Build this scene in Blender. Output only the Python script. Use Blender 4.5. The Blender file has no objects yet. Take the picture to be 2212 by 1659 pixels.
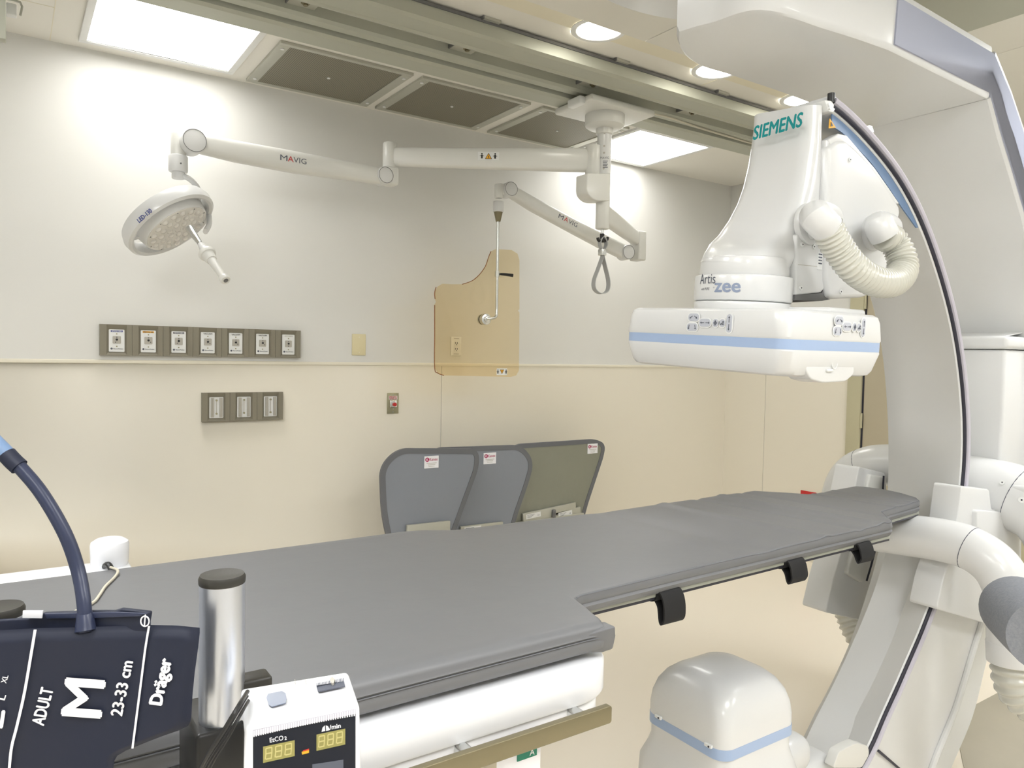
import bpy, bmesh, math, random
from mathutils import Vector, Matrix
random.seed(4)
scn = bpy.context.scene
COL = scn.collection
V = Vector
PI = math.pi
# ------------------------------------------------------------------ camera
FPX, YAW, PIT, ROL = 1613.0, 0.5955427, 0.0390927, 0.0183493
CX, CY = 1106.0, 829.5
CAM = V((0, 0, 1.45))
fw = V((math.sin(YAW)*math.cos(PIT), math.cos(YAW)*math.cos(PIT), -math.sin(PIT)))
r0 = V((math.cos(YAW), -math.sin(YAW), 0)); u0 = r0.cross(fw)
RT = r0*math.cos(ROL) + u0*math.sin(ROL)
UP = u0*math.cos(ROL) - r0*math.sin(ROL)
cd = bpy.data.cameras.new('camera'); cam = bpy.data.objects.new('camera', cd); COL.objects.link(cam)
cd.sensor_width = 36; cd.sensor_fit = 'HORIZONTAL'; cd.lens = FPX/2212*36; cd.clip_start = 0.02
cam.matrix_world = Matrix((( RT.x, UP.x, -fw.x, CAM.x), (RT.y, UP.y, -fw.y, CAM.y), (RT.z, UP.z, -fw.z, CAM.z), (0, 0, 0, 1)))
scn.camera = cam
def ray(px, py): return RT*((px-CX)/FPX) - UP*((py-CY)/FPX) + fw
def onx(px, py, v): r = ray(px, py); return CAM + r*((v-CAM.x)/r.x)      # measured points of the photograph on real planes
def ony(px, py, v): r = ray(px, py); return CAM + r*((v-CAM.y)/r.y)
def onz(px, py, v): r = ray(px, py); return CAM + r*((v-CAM.z)/r.z)
def dep(px, py, d): return CAM + ray(px, py)*d
# ------------------------------------------------------------------ world, exposure
w = bpy.data.worlds.new('world'); scn.world = w; w.use_nodes = True
w.node_tree.nodes['Background'].inputs[0].default_value = (1, 0.96, 0.9, 1)
w.node_tree.nodes['Background'].inputs[1].default_value = 0.05
scn.view_settings.view_transform = 'Standard'; scn.view_settings.look = 'None'
scn.view_settings.gamma = 1; scn.view_settings.use_curve_mapping = False
scn.view_settings.exposure = 0.62
PANEL_W = 6.0      # strength of the ceiling light panels
DOWN_W = 14.0
FILL_W = 16.0  # strength of the added fill panels out of view
# ------------------------------------------------------------------ materials
def mat(name, col, rough=0.5, metal=0.0, spec=0.5, coat=0.0, emit=None, es=0, trans=0, alpha=1, ior=1.45, bump=None, mottle=None):
    m = bpy.data.materials.new(name); m.use_nodes = True
    nt = m.node_tree; b = nt.nodes['Principled BSDF']
    b.inputs['Base Color'].default_value = (*col, 1); b.inputs['Roughness'].default_value = rough
    b.inputs['Metallic'].default_value = metal; b.inputs['Specular IOR Level'].default_value = spec
    b.inputs['Coat Weight'].default_value = coat; b.inputs['Coat Roughness'].default_value = 0.12
    b.inputs['IOR'].default_value = ior
    if emit: b.inputs['Emission Color'].default_value = (*emit, 1); b.inputs['Emission Strength'].default_value = es
    if trans: b.inputs['Transmission Weight'].default_value = trans
    b.inputs['Alpha'].default_value = alpha
    if bump or mottle:
        tc = nt.nodes.new('ShaderNodeTexCoord')
    if bump:
        sc, st, dist = bump
        n = nt.nodes.new('ShaderNodeTexNoise'); n.inputs['Scale'].default_value = sc; n.inputs['Detail'].default_value = 4
        nt.links.new(tc.outputs['Object'], n.inputs['Vector'])
        bp = nt.nodes.new('ShaderNodeBump'); bp.inputs['Strength'].default_value = st; bp.inputs['Distance'].default_value = dist
        nt.links.new(n.outputs['Fac'], bp.inputs['Height']); nt.links.new(bp.outputs['Normal'], b.inputs['Normal'])
    if mottle:
        sc, c2 = mottle
        n = nt.nodes.new('ShaderNodeTexNoise'); n.inputs['Scale'].default_value = sc; n.inputs['Detail'].default_value = 5
        nt.links.new(tc.outputs['Object'], n.inputs['Vector'])
        mx = nt.nodes.new('ShaderNodeMix'); mx.data_type = 'RGBA'
        mx.inputs[6].default_value = (*col, 1); mx.inputs[7].default_value = (*c2, 1)
        nt.links.new(n.outputs['Fac'], mx.inputs[0]); nt.links.new(mx.outputs[2], b.inputs['Base Color'])
    return m
M = dict(
 wall=mat('wall_paint', (.70,.70,.675), .55, bump=(60,.05,.002), mottle=(1.5,(.72,.715,.68))),
 wains=mat('wall_sheet', (.79,.745,.635), .4, mottle=(1.2,(.81,.765,.66))),
 trim=mat('rail_trim', (.78,.74,.62), .35),
 floor=mat('floor_vinyl', (.93,.85,.73), .35, mottle=(2.2,(.94,.87,.75))),
 floor2=mat('floor_grey', (.45,.42,.34), .45, mottle=(9,(.41,.38,.31))),
 ceil=mat('ceiling_tile', (.82,.80,.74), .7, bump=(40,.05,.002)),
 soffit=mat('ceiling_sheet', (.80,.78,.71), .6),
 beige=mat('beige_shade_seam', (.80,.75,.60), .5),
 white=mat('gloss_white', (.72,.727,.725), .3, coat=.35, mottle=(.9,(.705,.71,.705))),
 cream=mat('arm_white', (.72,.72,.685), .32, coat=.25),
 lavender=mat('grey_blue_panel', (.40,.42,.51), .7, spec=.2),
 blue=mat('blue_band', (.36,.47,.68), .35, coat=.2),
 steelblue=mat('steel_blue', (.17,.26,.42), .35),
 dark=mat('dark_groove', (.03,.03,.045), .5),
 lilac=mat('lilac_edge', (.55,.53,.60), .35),
 grey=mat('button_grey', (.52,.54,.60), .4),
 greym=mat('outlet_housing', (.235,.215,.165), .6, bump=(200,.1,.001)),
 plate=mat('plate_white', (.80,.81,.80), .35),
 socket=mat('socket_grey', (.45,.43,.38), .4),
 yellow=mat('cream_plate', (.70,.63,.40), .4),
 brass=mat('steel_plate', (.36,.34,.23), .35, metal=.6),
 alu=mat('aluminium', (.50,.50,.44), .45, metal=.35),
 rail=mat('rail_aluminium', (.47,.48,.41), .5, metal=.25),
 raild=mat('dark_grey', (.16,.16,.16), .6),  # plain dark grey for slots, seams and small screws
 chrome=mat('chrome', (.72,.73,.72), .22, metal=.95),
 brush=mat('brushed_steel', (.70,.73,.80), .3, metal=.9, bump=(180,.05,.0005)),
 bronze=mat('satin_steel_rail', (.24,.21,.13), .4, metal=.7),
 black=mat('black_plastic', (.02,.02,.02), .35),
 blackcap=mat('black_cap', (.035,.033,.028), .4, bump=(300,.2,.0006)),
 strap=mat('black_webbing', (.012,.012,.013), .8),
 matt=mat('grey_vinyl', (.155,.158,.168), .42, bump=(9,.12,.01), mottle=(2.5,(.168,.169,.176))),
 carbon=mat('tabletop_black', (.03,.03,.04), .3),
 carbonl=mat('tabletop_edge', (.33,.34,.29), .35),
 table=mat('table_white', (.86,.87,.90), .3, coat=.3),
 base=mat('table_column', (.55,.50,.38), .35),
 navy=mat('navy_nylon', (.011,.015,.034), .55, bump=(12,.25,.006)),
 navyh=mat('navy_rubber', (.028,.036,.075), .35),
 ink=mat('white_print', (.88,.88,.92), .5),
 teal=mat('teal_print', (.0,.27,.28), .4),
 greyp=mat('grey_print', (.10,.11,.14), .5),
 bluep=mat('pale_blue_print', (.27,.32,.44), .5),
 red=mat('red_print', (.55,.03,.03), .5),
 magenta=mat('magenta_print', (.42,.01,.10), .5),
 orange=mat('orange_sign', (.80,.40,.03), .5),
 navyp=mat('blue_print', (.03,.05,.25), .5),
 green=mat('green_print', (.02,.22,.14), .5),
 lead=mat('grey_lead_vinyl', (.25,.27,.31), .45, bump=(5,.35,.02)),
 lead2=mat('glossy_lead_vinyl', (.26,.265,.215), .3, bump=(5,.6,.03)),
 binding=mat('binding_tape', (.15,.155,.17), .6),
 hose=mat('corrugated_hose', (.58,.575,.51), .25, coat=.4),
 foam=mat('grey_foam', (.17,.18,.21), .9, bump=(220,.5,.002), mottle=(150,(.27,.28,.30))),
 lcd=mat('display_olive', (.33,.30,.10), .3),
 seg=mat('display_segment', (.58,.52,.22), .3),
 lens_dark=mat('sensor_window', (.17,.20,.27), .2),
 screen=mat('display_black', (.012,.014,.022), .12),
 door=mat('door_laminate', (.47,.42,.31), .45),
 doorf=mat('door_frame', (.50,.47,.32), .45),
 strapg=mat('grey_strap', (.42,.43,.43), .55),
 cordm=mat('cream_cord', (.62,.58,.47), .5),
 lens=mat('lamp_lens', (.72,.70,.66), .12, coat=.6),
 emit=mat('light_diffuser', (1,1,1), .5, emit=(1,.985,.95), es=PANEL_W),
 emit_fill=mat('fill_panel_glow', (1,1,1), .5, emit=(.98,.99,1), es=FILL_W),
 emitd=mat('downlight_lens', (1,1,1), .5, emit=(1,.96,.86), es=DOWN_W),
)
def glass_mat():
    m = bpy.data.materials.new('amber_lead_acrylic'); m.use_nodes = True; nt = m.node_tree
    for n in list(nt.nodes): nt.nodes.remove(n)
    o = nt.nodes.new('ShaderNodeOutputMaterial'); mx = nt.nodes.new('ShaderNodeMixShader')
    t = nt.nodes.new('ShaderNodeBsdfTransparent'); t.inputs[0].default_value = (.965,.90,.76,1)
    g = nt.nodes.new('ShaderNodeBsdfGlossy'); g.inputs['Roughness'].default_value = .03
    mx.inputs[0].default_value = .05
    nt.links.new(t.outputs[0], mx.inputs[1]); nt.links.new(g.outputs[0], mx.inputs[2]); nt.links.new(mx.outputs[0], o.inputs[0])
    return m
M['acryl'] = glass_mat()
M['acryledge'] = mat('acrylic_edge', (.28,.12,.05), .2)
def grille_mat():
    m = mat('perforated_metal', (.27,.25,.19), .5); nt = m.node_tree; b = nt.nodes['Principled BSDF']
    tc = nt.nodes.new('ShaderNodeTexCoord'); mp = nt.nodes.new('ShaderNodeMapping'); mp.inputs['Scale'].default_value = (110,110,110)
    v = nt.nodes.new('ShaderNodeTexVoronoi'); v.inputs['Randomness'].default_value = 0; v.voronoi_dimensions = '2D'; v.inputs['Scale'].default_value = 1
    cr = nt.nodes.new('ShaderNodeValToRGB'); cr.color_ramp.elements[0].position = .25; cr.color_ramp.elements[0].color = (.05,.045,.03,1)
    cr.color_ramp.elements[1].position = .35; cr.color_ramp.elements[1].color = (.27,.25,.19,1)
    nt.links.new(tc.outputs['Object'], mp.inputs[0]); nt.links.new(mp.outputs[0], v.inputs['Vector'])
    nt.links.new(v.outputs['Distance'], cr.inputs[0]); nt.links.new(cr.outputs[0], b.inputs['Base Color'])
    return m
M['grille'] = grille_mat()
# ------------------------------------------------------------------ object helpers
def tag(o, label=None, cat=None, group=None, kind=None):
    if label: o['label'] = label
    if cat: o['category'] = cat
    if group: o['group'] = group
    if kind: o['kind'] = kind
    return o
def thing(name, label, cat, loc=(0,0,0), group=None):
    o = bpy.data.objects.new(name, None); COL.objects.link(o); o.location = loc; o.empty_display_size = .05
    return tag(o, label, cat, group)
def rootloc(p):
    t = V((0,0,0))
    while p is not None: t += V(p.location); p = p.parent
    return t
def obj(name, bm, m, parent=None, smooth=35, label=None):
    me = bpy.data.meshes.new(name)
    bmesh.ops.remove_doubles(bm, verts=bm.verts, dist=1e-6)
    bmesh.ops.recalc_face_normals(bm, faces=bm.faces)
    off = rootloc(parent) if parent else V((0,0,0))
    if off.length: bmesh.ops.translate(bm, verts=bm.verts, vec=-off)
    if smooth:
        for f in bm.faces: f.smooth = True
        for e in bm.edges:
            if len(e.link_faces) == 2 and e.calc_face_angle(0) > math.radians(smooth): e.smooth = False
    bm.to_mesh(me); bm.free()
    o = bpy.data.objects.new(name, me); COL.objects.link(o)
    for x in (m if isinstance(m, (list, tuple)) else [m]): me.materials.append(M[x] if isinstance(x, str) else x)
    if parent: o.parent = parent
    if label: o['label'] = label
    return o
def NB(): return bmesh.new()
def bevel(bm, geom_edges, r, seg=3):
    if r > 0: bmesh.ops.bevel(bm, geom=geom_edges, offset=r, segments=seg, profile=.5, affect='EDGES', clamp_overlap=True)
def merge(dst, src):
    me = bpy.data.meshes.new('t'); src.to_mesh(me); src.free(); dst.from_mesh(me); bpy.data.meshes.remove(me)
def box(bm, lo, hi, r=0, seg=3, mtx=None):
    b = NB(); bmesh.ops.create_cube(b, size=1)
    lo = V(lo); hi = V(hi); c = (lo+hi)/2; s = hi-lo
    for v in b.verts: v.co = V((v.co.x*s.x, v.co.y*s.y, v.co.z*s.z))
    if r: bevel(b, b.edges[:], r, seg)
    bmesh.ops.translate(b, verts=b.verts, vec=c)
    if mtx is not None: bmesh.ops.transform(b, matrix=mtx, verts=b.verts)
    merge(bm, b); return bm
def frame_mtx(o, x, y, z):
    return Matrix(((x.x,y.x,z.x,o.x),(x.y,y.y,z.y,o.y),(x.z,y.z,z.z,o.z),(0,0,0,1)))
def basis(d):
    d = d.normalized(); a = V((0,0,1)) if abs(d.z) < .9 else V((1,0,0))
    x = a.cross(d).normalized(); return x, d.cross(x)
def rings(bm, rs, cap=True, closed=True):
    vs = [[bm.verts.new(p) for p in r] for r in rs]
    n = len(rs[0])
    for a, b in zip(vs, vs[1:]):
        for i in range(n if closed else n-1):
            try: bm.faces.new((a[i], a[(i+1) % n], b[(i+1) % n], b[i]))
            except ValueError: pass
    if cap and closed:
        bm.faces.new(vs[0][::-1]); bm.faces.new(vs[-1])
    return bm
def cyl(bm, a, b, r1, r2=None, n=28, br=0):
    a = V(a); b = V(b); r2 = r1 if r2 is None else r2; x, y = basis(b-a); d = (b-a).normalized()
    prof = [(a, r1), (b, r2)]
    if br:
        prof = []
        for k in range(4):
            t = k/3*PI/2; prof.append((a + d*br*(1-math.sin(t)), r1-br*(1-math.cos(t)) if k else r1-br))
        prof = [(a, r1-br), (a+d*br*.3, r1-br*.3), (a+d*br, r1), (b-d*br, r2), (b-d*br*.3, r2-br*.3), (b, r2-br)]
    return rings(bm, [[c + (x*math.cos(2*PI*k/n) + y*math.sin(2*PI*k/n))*r for k in range(n)] for c, r in prof])
def smooth_path(pts, per=6):
    P = [V(p) for p in pts]; out = []
    for i in range(len(P)-1):
        p0 = P[max(i-1,0)]; p1 = P[i]; p2 = P[i+1]; p3 = P[min(i+2,len(P)-1)]
        for k in range(per):
            t = k/per
            out.append(.5*((2*p1)+(p2-p0)*t+(2*p0-5*p1+4*p2-p3)*t*t+(3*p1-p0-3*p2+p3)*t**3))
    out.append(P[-1]); return out
def tube(bm, pts, r, n=16, per=6, flat=None, cap=True):
    P = smooth_path(pts, per) if per > 1 else [V(p) for p in pts]
    N = len(P); R = r if callable(r) else (lambda t: r)
    rs = []; x = None
    for i, p in enumerate(P):
        d = (P[min(i+1,N-1)]-P[max(i-1,0)]).normalized()
        if x is None: x, y = basis(d)
        else:
            x = (x - d*x.dot(d)).normalized(); y = d.cross(x)
        q = R(i/(N-1)); a, b = (q, q) if flat is None else (q, q*flat)
        rs.append([p + x*a*math.cos(2*PI*k/n) + y*b*math.sin(2*PI*k/n) for k in range(n)])
    return rings(bm, rs, cap)
def ribbon(bm, pts, wdir, width, th, per=6):
    P = smooth_path(pts, per); wd = V(wdir).normalized(); rs = []
    for i, p in enumerate(P):
        d = (P[min(i+1,len(P)-1)]-P[max(i-1,0)]).normalized(); n = d.cross(wd).normalized()
        rs.append([p+wd*width/2+n*th/2, p-wd*width/2+n*th/2, p-wd*width/2-n*th/2, p+wd*width/2-n*th/2])
    return rings(bm, rs)
def prism(bm, pts, vec, r=0, seg=3):
    b = NB(); vec = V(vec); a = [b.verts.new(V(p)) for p in pts]; c = [b.verts.new(V(p)+vec) for p in pts]
    n = len(pts); b.faces.new(a[::-1]); b.faces.new(c)
    for i in range(n): b.faces.new((a[i], a[(i+1) % n], c[(i+1) % n], c[i]))
    bmesh.ops.recalc_face_normals(b, faces=b.faces)
    if r: 
        es = [e for e in b.edges if e.calc_face_angle(0) > math.radians(28)]
        bevel(b, es, r, seg)
    merge(bm, b); return bm
def round_poly(pts, rad, n=6):
    out = []; P = [V(p) for p in pts]; N = len(P)
    for i in range(N):
        p = P[i]; a = P[i-1]; b = P[(i+1) % N]; r = rad[i] if isinstance(rad, (list, tuple)) else rad
        if r <= 0: out.append(p); continue
        da = (a-p); db = (b-p); r_ = min(r, da.length*.49, db.length*.49)
        s = p+da.normalized()*r_; e = p+db.normalized()*r_
        for k in range(n+1):
            t = k/n; out.append(s*(1-t)**2 + p*2*t*(1-t) + e*t*t)
    return out
def rrect(cx, cy, hx, hy, r, z, n=6):
    out = []
    for sx, sy, a0 in ((1,1,0),(-1,1,PI/2),(-1,-1,PI),(1,-1,3*PI/2)):
        for k in range(n+1):
            a = a0+PI/2*k/n; out.append(V((cx+sx*(hx-r)+r*math.cos(a), cy+sy*(hy-r)+r*math.sin(a), z)))
    return out
def text(name, s, o, x, y, h, m, parent, width=None, bold=0.0, shear=0, ext=.0004, align='CENTER', space=1, label=None):
    cu = bpy.data.curves.new('txt', 'FONT'); cu.body = s; cu.size = 1; cu.align_x = align; cu.align_y = 'CENTER'
    cu.offset = 0; cu.shear = shear; cu.extrude = 0; cu.space_character = space; cu.resolution_u = 3
    t = bpy.data.objects.new('txt', cu); COL.objects.link(t); bpy.context.view_layer.update()
    me = bpy.data.meshes.new_from_object(t.evaluated_get(bpy.context.evaluated_depsgraph_get()))
    bpy.data.objects.remove(t); bpy.data.curves.remove(cu)
    b = NB(); b.from_mesh(me); bpy.data.meshes.remove(me)
    xs = [v.co.x for v in b.verts]; ys = [v.co.y for v in b.verts]
    cxx = (max(xs)+min(xs))/2 if align == 'CENTER' else min(xs); cyy = (max(ys)+min(ys))/2
    sy = h/(max(ys)-min(ys)); sx = sy if width is None else width/(max(xs)-min(xs))
    if bold:
        g0 = b.copy()
        for kk, (dx_, dy_) in enumerate(((bold,0),(-bold,0),(0,bold*.7),(0,-bold*.7))):
            g = g0.copy(); bmesh.ops.translate(g, verts=g.verts, vec=(dx_,dy_,.00012*(kk+1))); merge(b, g)
        g0.free()
    x = V(x).normalized(); y = V(y); y = (y - x*y.dot(x)).normalized(); z = x.cross(y); o = V(o)
    for v in b.verts: v.co = o + x*(v.co.x-cxx)*sx + y*(v.co.y-cyy)*sy + z*(ext+v.co.z)
    ob = obj(name, b, m, parent, smooth=0); 
    if label: ob['label'] = label
    return ob
def struct(name, bm, m, parent=None, label=None):
    o = obj(name, bm, m, parent, smooth=30)
    if parent is None: o['kind'] = 'structure'
    if label: o['label'] = label
    return o
def warn_sign(parent, o, x, y, s, down=False):
    x = V(x).normalized(); y = V(y).normalized(); z = x.cross(y); o = V(o); q = -1 if down else 1
    b = NB(); t = [o+x*-.5*s+y*-.42*s*q, o+x*.5*s+y*-.42*s*q, o+y*.45*s*q]
    prism(b, [p+z*.0006 for p in t], z*.0006); sg = obj('warning_triangle', b, 'black', parent, 0)
    b = NB(); c = (t[0]+t[1]+t[2])/3
    prism(b, [c+(p-c)*.78+z*.0013 for p in t], z*.0004); obj('triangle_face', b, 'orange', sg, 0)
    b = NB(); prism(b, [c+x*-.04*s+y*-.18*s*q+z*.0018, c+x*.04*s+y*-.18*s*q+z*.0018, c+x*.05*s+y*.14*s*q+z*.0018, c+x*-.05*s+y*.14*s*q+z*.0018], z*.0003)
    obj('exclamation_mark', b, 'black', sg, 0)
    for k, sx in enumerate((-1, 1)):
        b = NB(); u = o + x*sx*s*.95
        box(b, (-.12*s,-.35*s,0), (.12*s,.2*s,.0005), mtx=frame_mtx(u+z*.0006, x, y, z)); cyl(b, u+y*.33*s+z*.0004, u+y*.33*s+z*.0011, .11*s, n=12)
        box(b, (-.3*s,-.02*s,0), (.3*s,.04*s,.0005), mtx=frame_mtx(u+z*.0006, x, y, z))
        obj('pictogram', b, 'black', parent, 0)
# ------------------------------------------------------------------ room
CZ = 2.82; XL, XR, YF, YB = -2.4, 4.78, -2.6, 4.0
b = NB(); box(b, (XL-.1, YF-.1, -.1), (XR+.1, YB+.1, 0)); struct('floor', b, 'floor')
b = NB(); prism(b, [(2.75,-2.5,.0005), (4.7,-2.5,.0005), (4.7,1.47,.0005), (3.2,1.46,.0005), (2.75,1.2,.0005)], (0,0,.003)); struct('floor_inlay', b, 'floor2')
b = NB(); box(b, (XL-.1, YB, 0), (XR+.1, YB+.12, CZ+.1)); struct('wall_back', b, 'wall')
b = NB()
for x0, x1 in ((XL,-.6),(-.6,2.188),(2.192,4.779)): box(b, (x0, YB-.004, 0), (x1, YB+.01, 1.375))
struct('wall_back', b, 'wains')
b = NB(); box(b, (XL, YB-.010, 1.374), (XR, YB+.005, 1.392), .003); struct('trim_1', b, 'trim')
b = NB(); box(b, (XR, 2.93, 0), (XR+.12, YB, CZ+.1)); box(b, (XR, YF-.1, 0), (XR+.12, 1.8, CZ+.1)); box(b, (XR, 1.8, 2.15), (XR+.12, 2.93, CZ+.1)); struct('wall_right', b, 'wall')
b = NB(); box(b, (XR-.004, 2.93, 0), (XR+.01, 3.61, 1.375)); box(b, (XR-.004, 3.615, 0), (XR+.01, 3.996, 1.375)); box(b, (XR-.004, YF, 0), (XR+.01, 1.8, 1.375)); struct('wall_right', b, 'wains')
b = NB(); box(b, (XL-.12, YF-.1, 0), (XL, YB+.1, CZ+.1)); struct('wall_left', b, 'wall')
b = NB(); box(b, (XL-.1, YF-.12, 0), (XR+.1, YF, CZ+.1)); struct('wall_front', b, 'wall')
b = NB(); box(b, (XL-.1, YF-.1, CZ), (XR+.1, YB+.1, CZ+.1)); struct('ceiling', b, 'ceil')
b = NB()
for x0 in (XL, -1.6, -.35, .92, 2.19, 3.46):
    x1 = {XL:-1.604, -1.6:-.354, -.35:.916, .92:2.186, 2.19:3.456, 3.46:XR}[x0]
    box(b, (x0, YF, 2.75), (x1, 2.30, CZ), .0015)
struct('ceiling_panel', b, 'soffit')
b = NB(); box(b, (XL, 2.33, CZ-.006), (XR, 2.50, CZ+.01)); struct('ceiling_shade_band', b, 'beige')  # shading along the ceiling edge, put in as a yellower strip
b = NB()                                        # thin seams of the ceiling sheets
for s in ((1.35,2.55),(2.9,2.55)): box(b, (s[0], 2.50, CZ-.001), (s[0]+.003, 2.64, CZ+.01))
for s in (.17, ): box(b, (s, 3.30, CZ-.001), (s+.003, 4.0, CZ+.01))
box(b, (-1.6, 3.60, CZ-.001), (.17, 3.603, CZ+.01))
struct('trim_3', b, 'beige')
# door
b = NB(); box(b, (XR-.02, 2.84, 0), (XR+.1, 2.94, 2.15), .004); box(b, (XR-.02, 1.8, 2.08), (XR+.1, 2.94, 2.16), .004); box(b, (XR-.02, 1.76, 0), (XR+.1, 1.85, 2.15), .004)
dfr = struct('door_1', b, 'doorf')
b = NB(); box(b, (XR-.005, 1.86, .01), (XR+.04, 2.825, 2.07), .002); obj('door_leaf', b, 'door', dfr)
b = NB(); box(b, (XR+.041, 2.825, 0), (XR+.06, 2.84, 2.07)); box(b, (XR-.003, 2.827, .01), (XR+.05, 2.839, 2.07)); obj('door_gap', b, 'dark', dfr)
for z in (.25, 1.0, 1.8):
    b = NB(); cyl(b, (XR-.016, 2.832, z), (XR-.016, 2.832, z+.1), .008, n=12); obj('hinge', b, 'doorf', dfr)
b = NB(); p = onx(1745, 1070, XR-.004); box(b, (XR-.012, p.y-.07, p.z-.16), (XR-.004, p.y+.055, p.z+.03), .002)
o = obj('wall_sign', b, 'red'); tag(o, 'small red notice low on the far right wall, just showing above the mattress', 'sign')
# ------------------------------------------------------------------ ceiling lights
def panel_light(label, x0, x1, y0, y1, z, group=None, em='emit'):
    t = thing('ceiling_light', label, 'light', ((x0+x1)/2, (y0+y1)/2, z), group)
    b = NB(); f = .03
    for lo, hi in (((x0-f,y0-f),(x1+f,y0)), ((x0-f,y1),(x1+f,y1+f)), ((x0-f,y0),(x0,y1)), ((x1,y0),(x1+f,y1))):
        box(b, (lo[0],lo[1],z-.014), (hi[0],hi[1],z), .002)
    obj('frame', b, 'plate', t)
    b = NB(); box(b, (x0,y0,z-.008), (x1,y1,z-.001)); obj('diffuser', b, em, t)
panel_light('bright square light panel at the left end of the grilles, by the back wall', .305, .905, 3.30, 3.865, CZ)
panel_light('bright square light panel right of the grilles, behind the ceiling column', 3.155, 3.755, 3.335, 3.935, CZ)
for k, (x, y) in enumerate(((-.7,.45), (-.6,1.75), (3.5,.60), (1.3,-.35), (-.3,-1.0), (2.9,-.9))):  # fill panels added out of view to brighten faces towards the camera
    panel_light('unseen square light panel added as fill around the viewpoint', x-.3, x+.3, y-.3, y+.3, 2.75, 'added fill light panels out of view', 'emit_fill')
DL = ('nearest and largest round downlight, left of the overhead arm', 'second round downlight, beside the rounded end of the overhead arm', 'round downlight showing just over the top of the detector housing', 'farthest round downlight, seen through the gap right of the detector housing')
for k, x in enumerate((2.06, 2.79, 3.46, 4.22)):
    y = 2.44; t = thing('downlight', DL[k], 'light', (x, y, CZ), 'recessed downlights along the ceiling edge')
    b = NB(); n = 40
    rs = [[V((x+r*math.cos(2*PI*i/n), y+r*math.sin(2*PI*i/n), z)) for i in range(n)] for r, z in ((.118,CZ-.007),(.118,CZ-.010),(.097,CZ-.012),(.090,CZ-.007))]
    rings(b, rs, cap=False); obj('trim_ring', b, 'plate', t)
    b = NB(); cyl(b, (x,y,CZ-.0095), (x,y,CZ-.0065), .094, n=40); obj('lamp_lens', b, 'emitd', t)
# ------------------------------------------------------------------ vents
VL = ('perforated return-air grille next to the left light panel', 'perforated return-air grille in the middle of the row of three', 'perforated return-air grille nearest the ceiling column, half hidden by its light')
for k, (x0, x1) in enumerate(((1.012,1.662),(1.712,2.368),(2.45,3.09))):
    y0, y1 = 3.36, 3.94; z = CZ
    t = thing('ceiling_vent', VL[k], 'vent', ((x0+x1)/2, (y0+y1)/2, z), 'perforated ceiling grilles')
    b = NB(); f = .05
    for lo, hi in (((x0,y0),(x1,y0+.025)), ((x0,y1-.025),(x1,y1)), ((x0,y0+.025),(x0+f,y1-.025)), ((x1-f,y0+.025),(x1,y1-.025))):
        box(b, (lo[0],lo[1],z-.014), (hi[0],hi[1],z), .002)
    obj('frame', b, 'alu', t)
    b = NB(); box(b, (x0+f,y0+.025,z-.010), (x1-f,y1-.025,z-.002)); obj('perforated_panel', b, 'grille', t)
    for sx, sy in ((x0+.025,y0+.06),(x0+.025,y1-.07),(x1-.025,y0+.06),(x1-.025,y1-.07)):
        b = NB(); cyl(b, (sx,sy,z-.018), (sx,sy,z-.013), .009, n=14); obj('screw', b, 'plate', t)
    b = NB(); cyl(b, ((x0+x1)/2,(y0+y1)/2,z-.014), ((x0+x1)/2,(y0+y1)/2,z-.009), .008, n=14); obj('centre_knob', b, 'plate', t)
# ------------------------------------------------------------------ ceiling rails
def rail(label, y0, y1, groove):
    t = thing('ceiling_rail', label, 'rail', (1.2, (y0+y1)/2, 2.78))
    b = NB()
    if groove:
        pf = [(y0,2.815),(y0,2.765),(y0+.008,2.752),(y0+.055,2.752),(y0+.058,2.79),(y0+.076,2.79),(y0+.080,2.742),(y0+.10,2.734),(y1-.02,2.734),(y1,2.742),(y1,2.815)]
    else:
        pf = [(y0,2.815),(y0,2.752),(y0+.02,2.744),(y0+.035,2.752),(y1-.03,2.752),(y1-.02,2.744),(y1,2.75),(y1,2.815)]
    prism(b, [(XL+.02, y, z) for y, z in pf], (XR-XL-.04, 0, 0)); obj('profile', b, 'rail', t, 20)
    b = NB()
    if groove: box(b, (XL+.02, y0+.058, 2.785), (XR-.02, y0+.076, 2.79)); box(b, (XL+.02, y1+.002, 2.80), (XR-.02, y1+.012, 2.806))
    else: box(b, (XL+.02, y0-.006, 2.80), (XR-.02, y0+.0, 2.812))
    obj('slot', b, 'raild', t)
    return t
ru = rail('wide aluminium ceiling rail nearer the downlights', 2.645, 2.803, False)
rl = rail('grooved aluminium ceiling rail nearer the grilles', 2.922, 3.145, True)
for x in (.25, .955, 1.67, 2.385, 3.085, 3.76):
    b = NB(); box(b, (x-.055, 2.80, 2.785), (x+.055, 2.945, 2.79)); bk = obj('bracket', b, 'alu', rl)
    b = NB(); cyl(b, (x,2.86,2.775), (x,2.86,2.786), .018, n=18); cyl(b, (x,2.86,2.766), (x,2.86,2.776), .010, n=6); obj('bolt', b, 'bronze', bk)
    b = NB(); box(b, (x-.06, 2.80, 2.783), (x-.055, 2.945, 2.80)); obj('bracket_edge', b, 'raild', bk)
for x in (.95, 1.65, 2.366, 3.058, 3.76):
    b = NB(); box(b, (x-.04, 2.622, 2.808), (x+.04, 2.66, 2.819)); ck = obj('clip', b, 'alu', ru)
    b = NB(); box(b, (x-.046, 2.622, 2.806), (x-.04, 2.645, 2.819)); obj('clip_edge', b, 'raild', ck)
b = NB(); tube(b, [(2.72,3.0,2.765),(2.95,2.93,2.75),(3.3,2.95,2.745),(3.9,2.98,2.75),(4.6,3.0,2.76)], .006, n=8)
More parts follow.
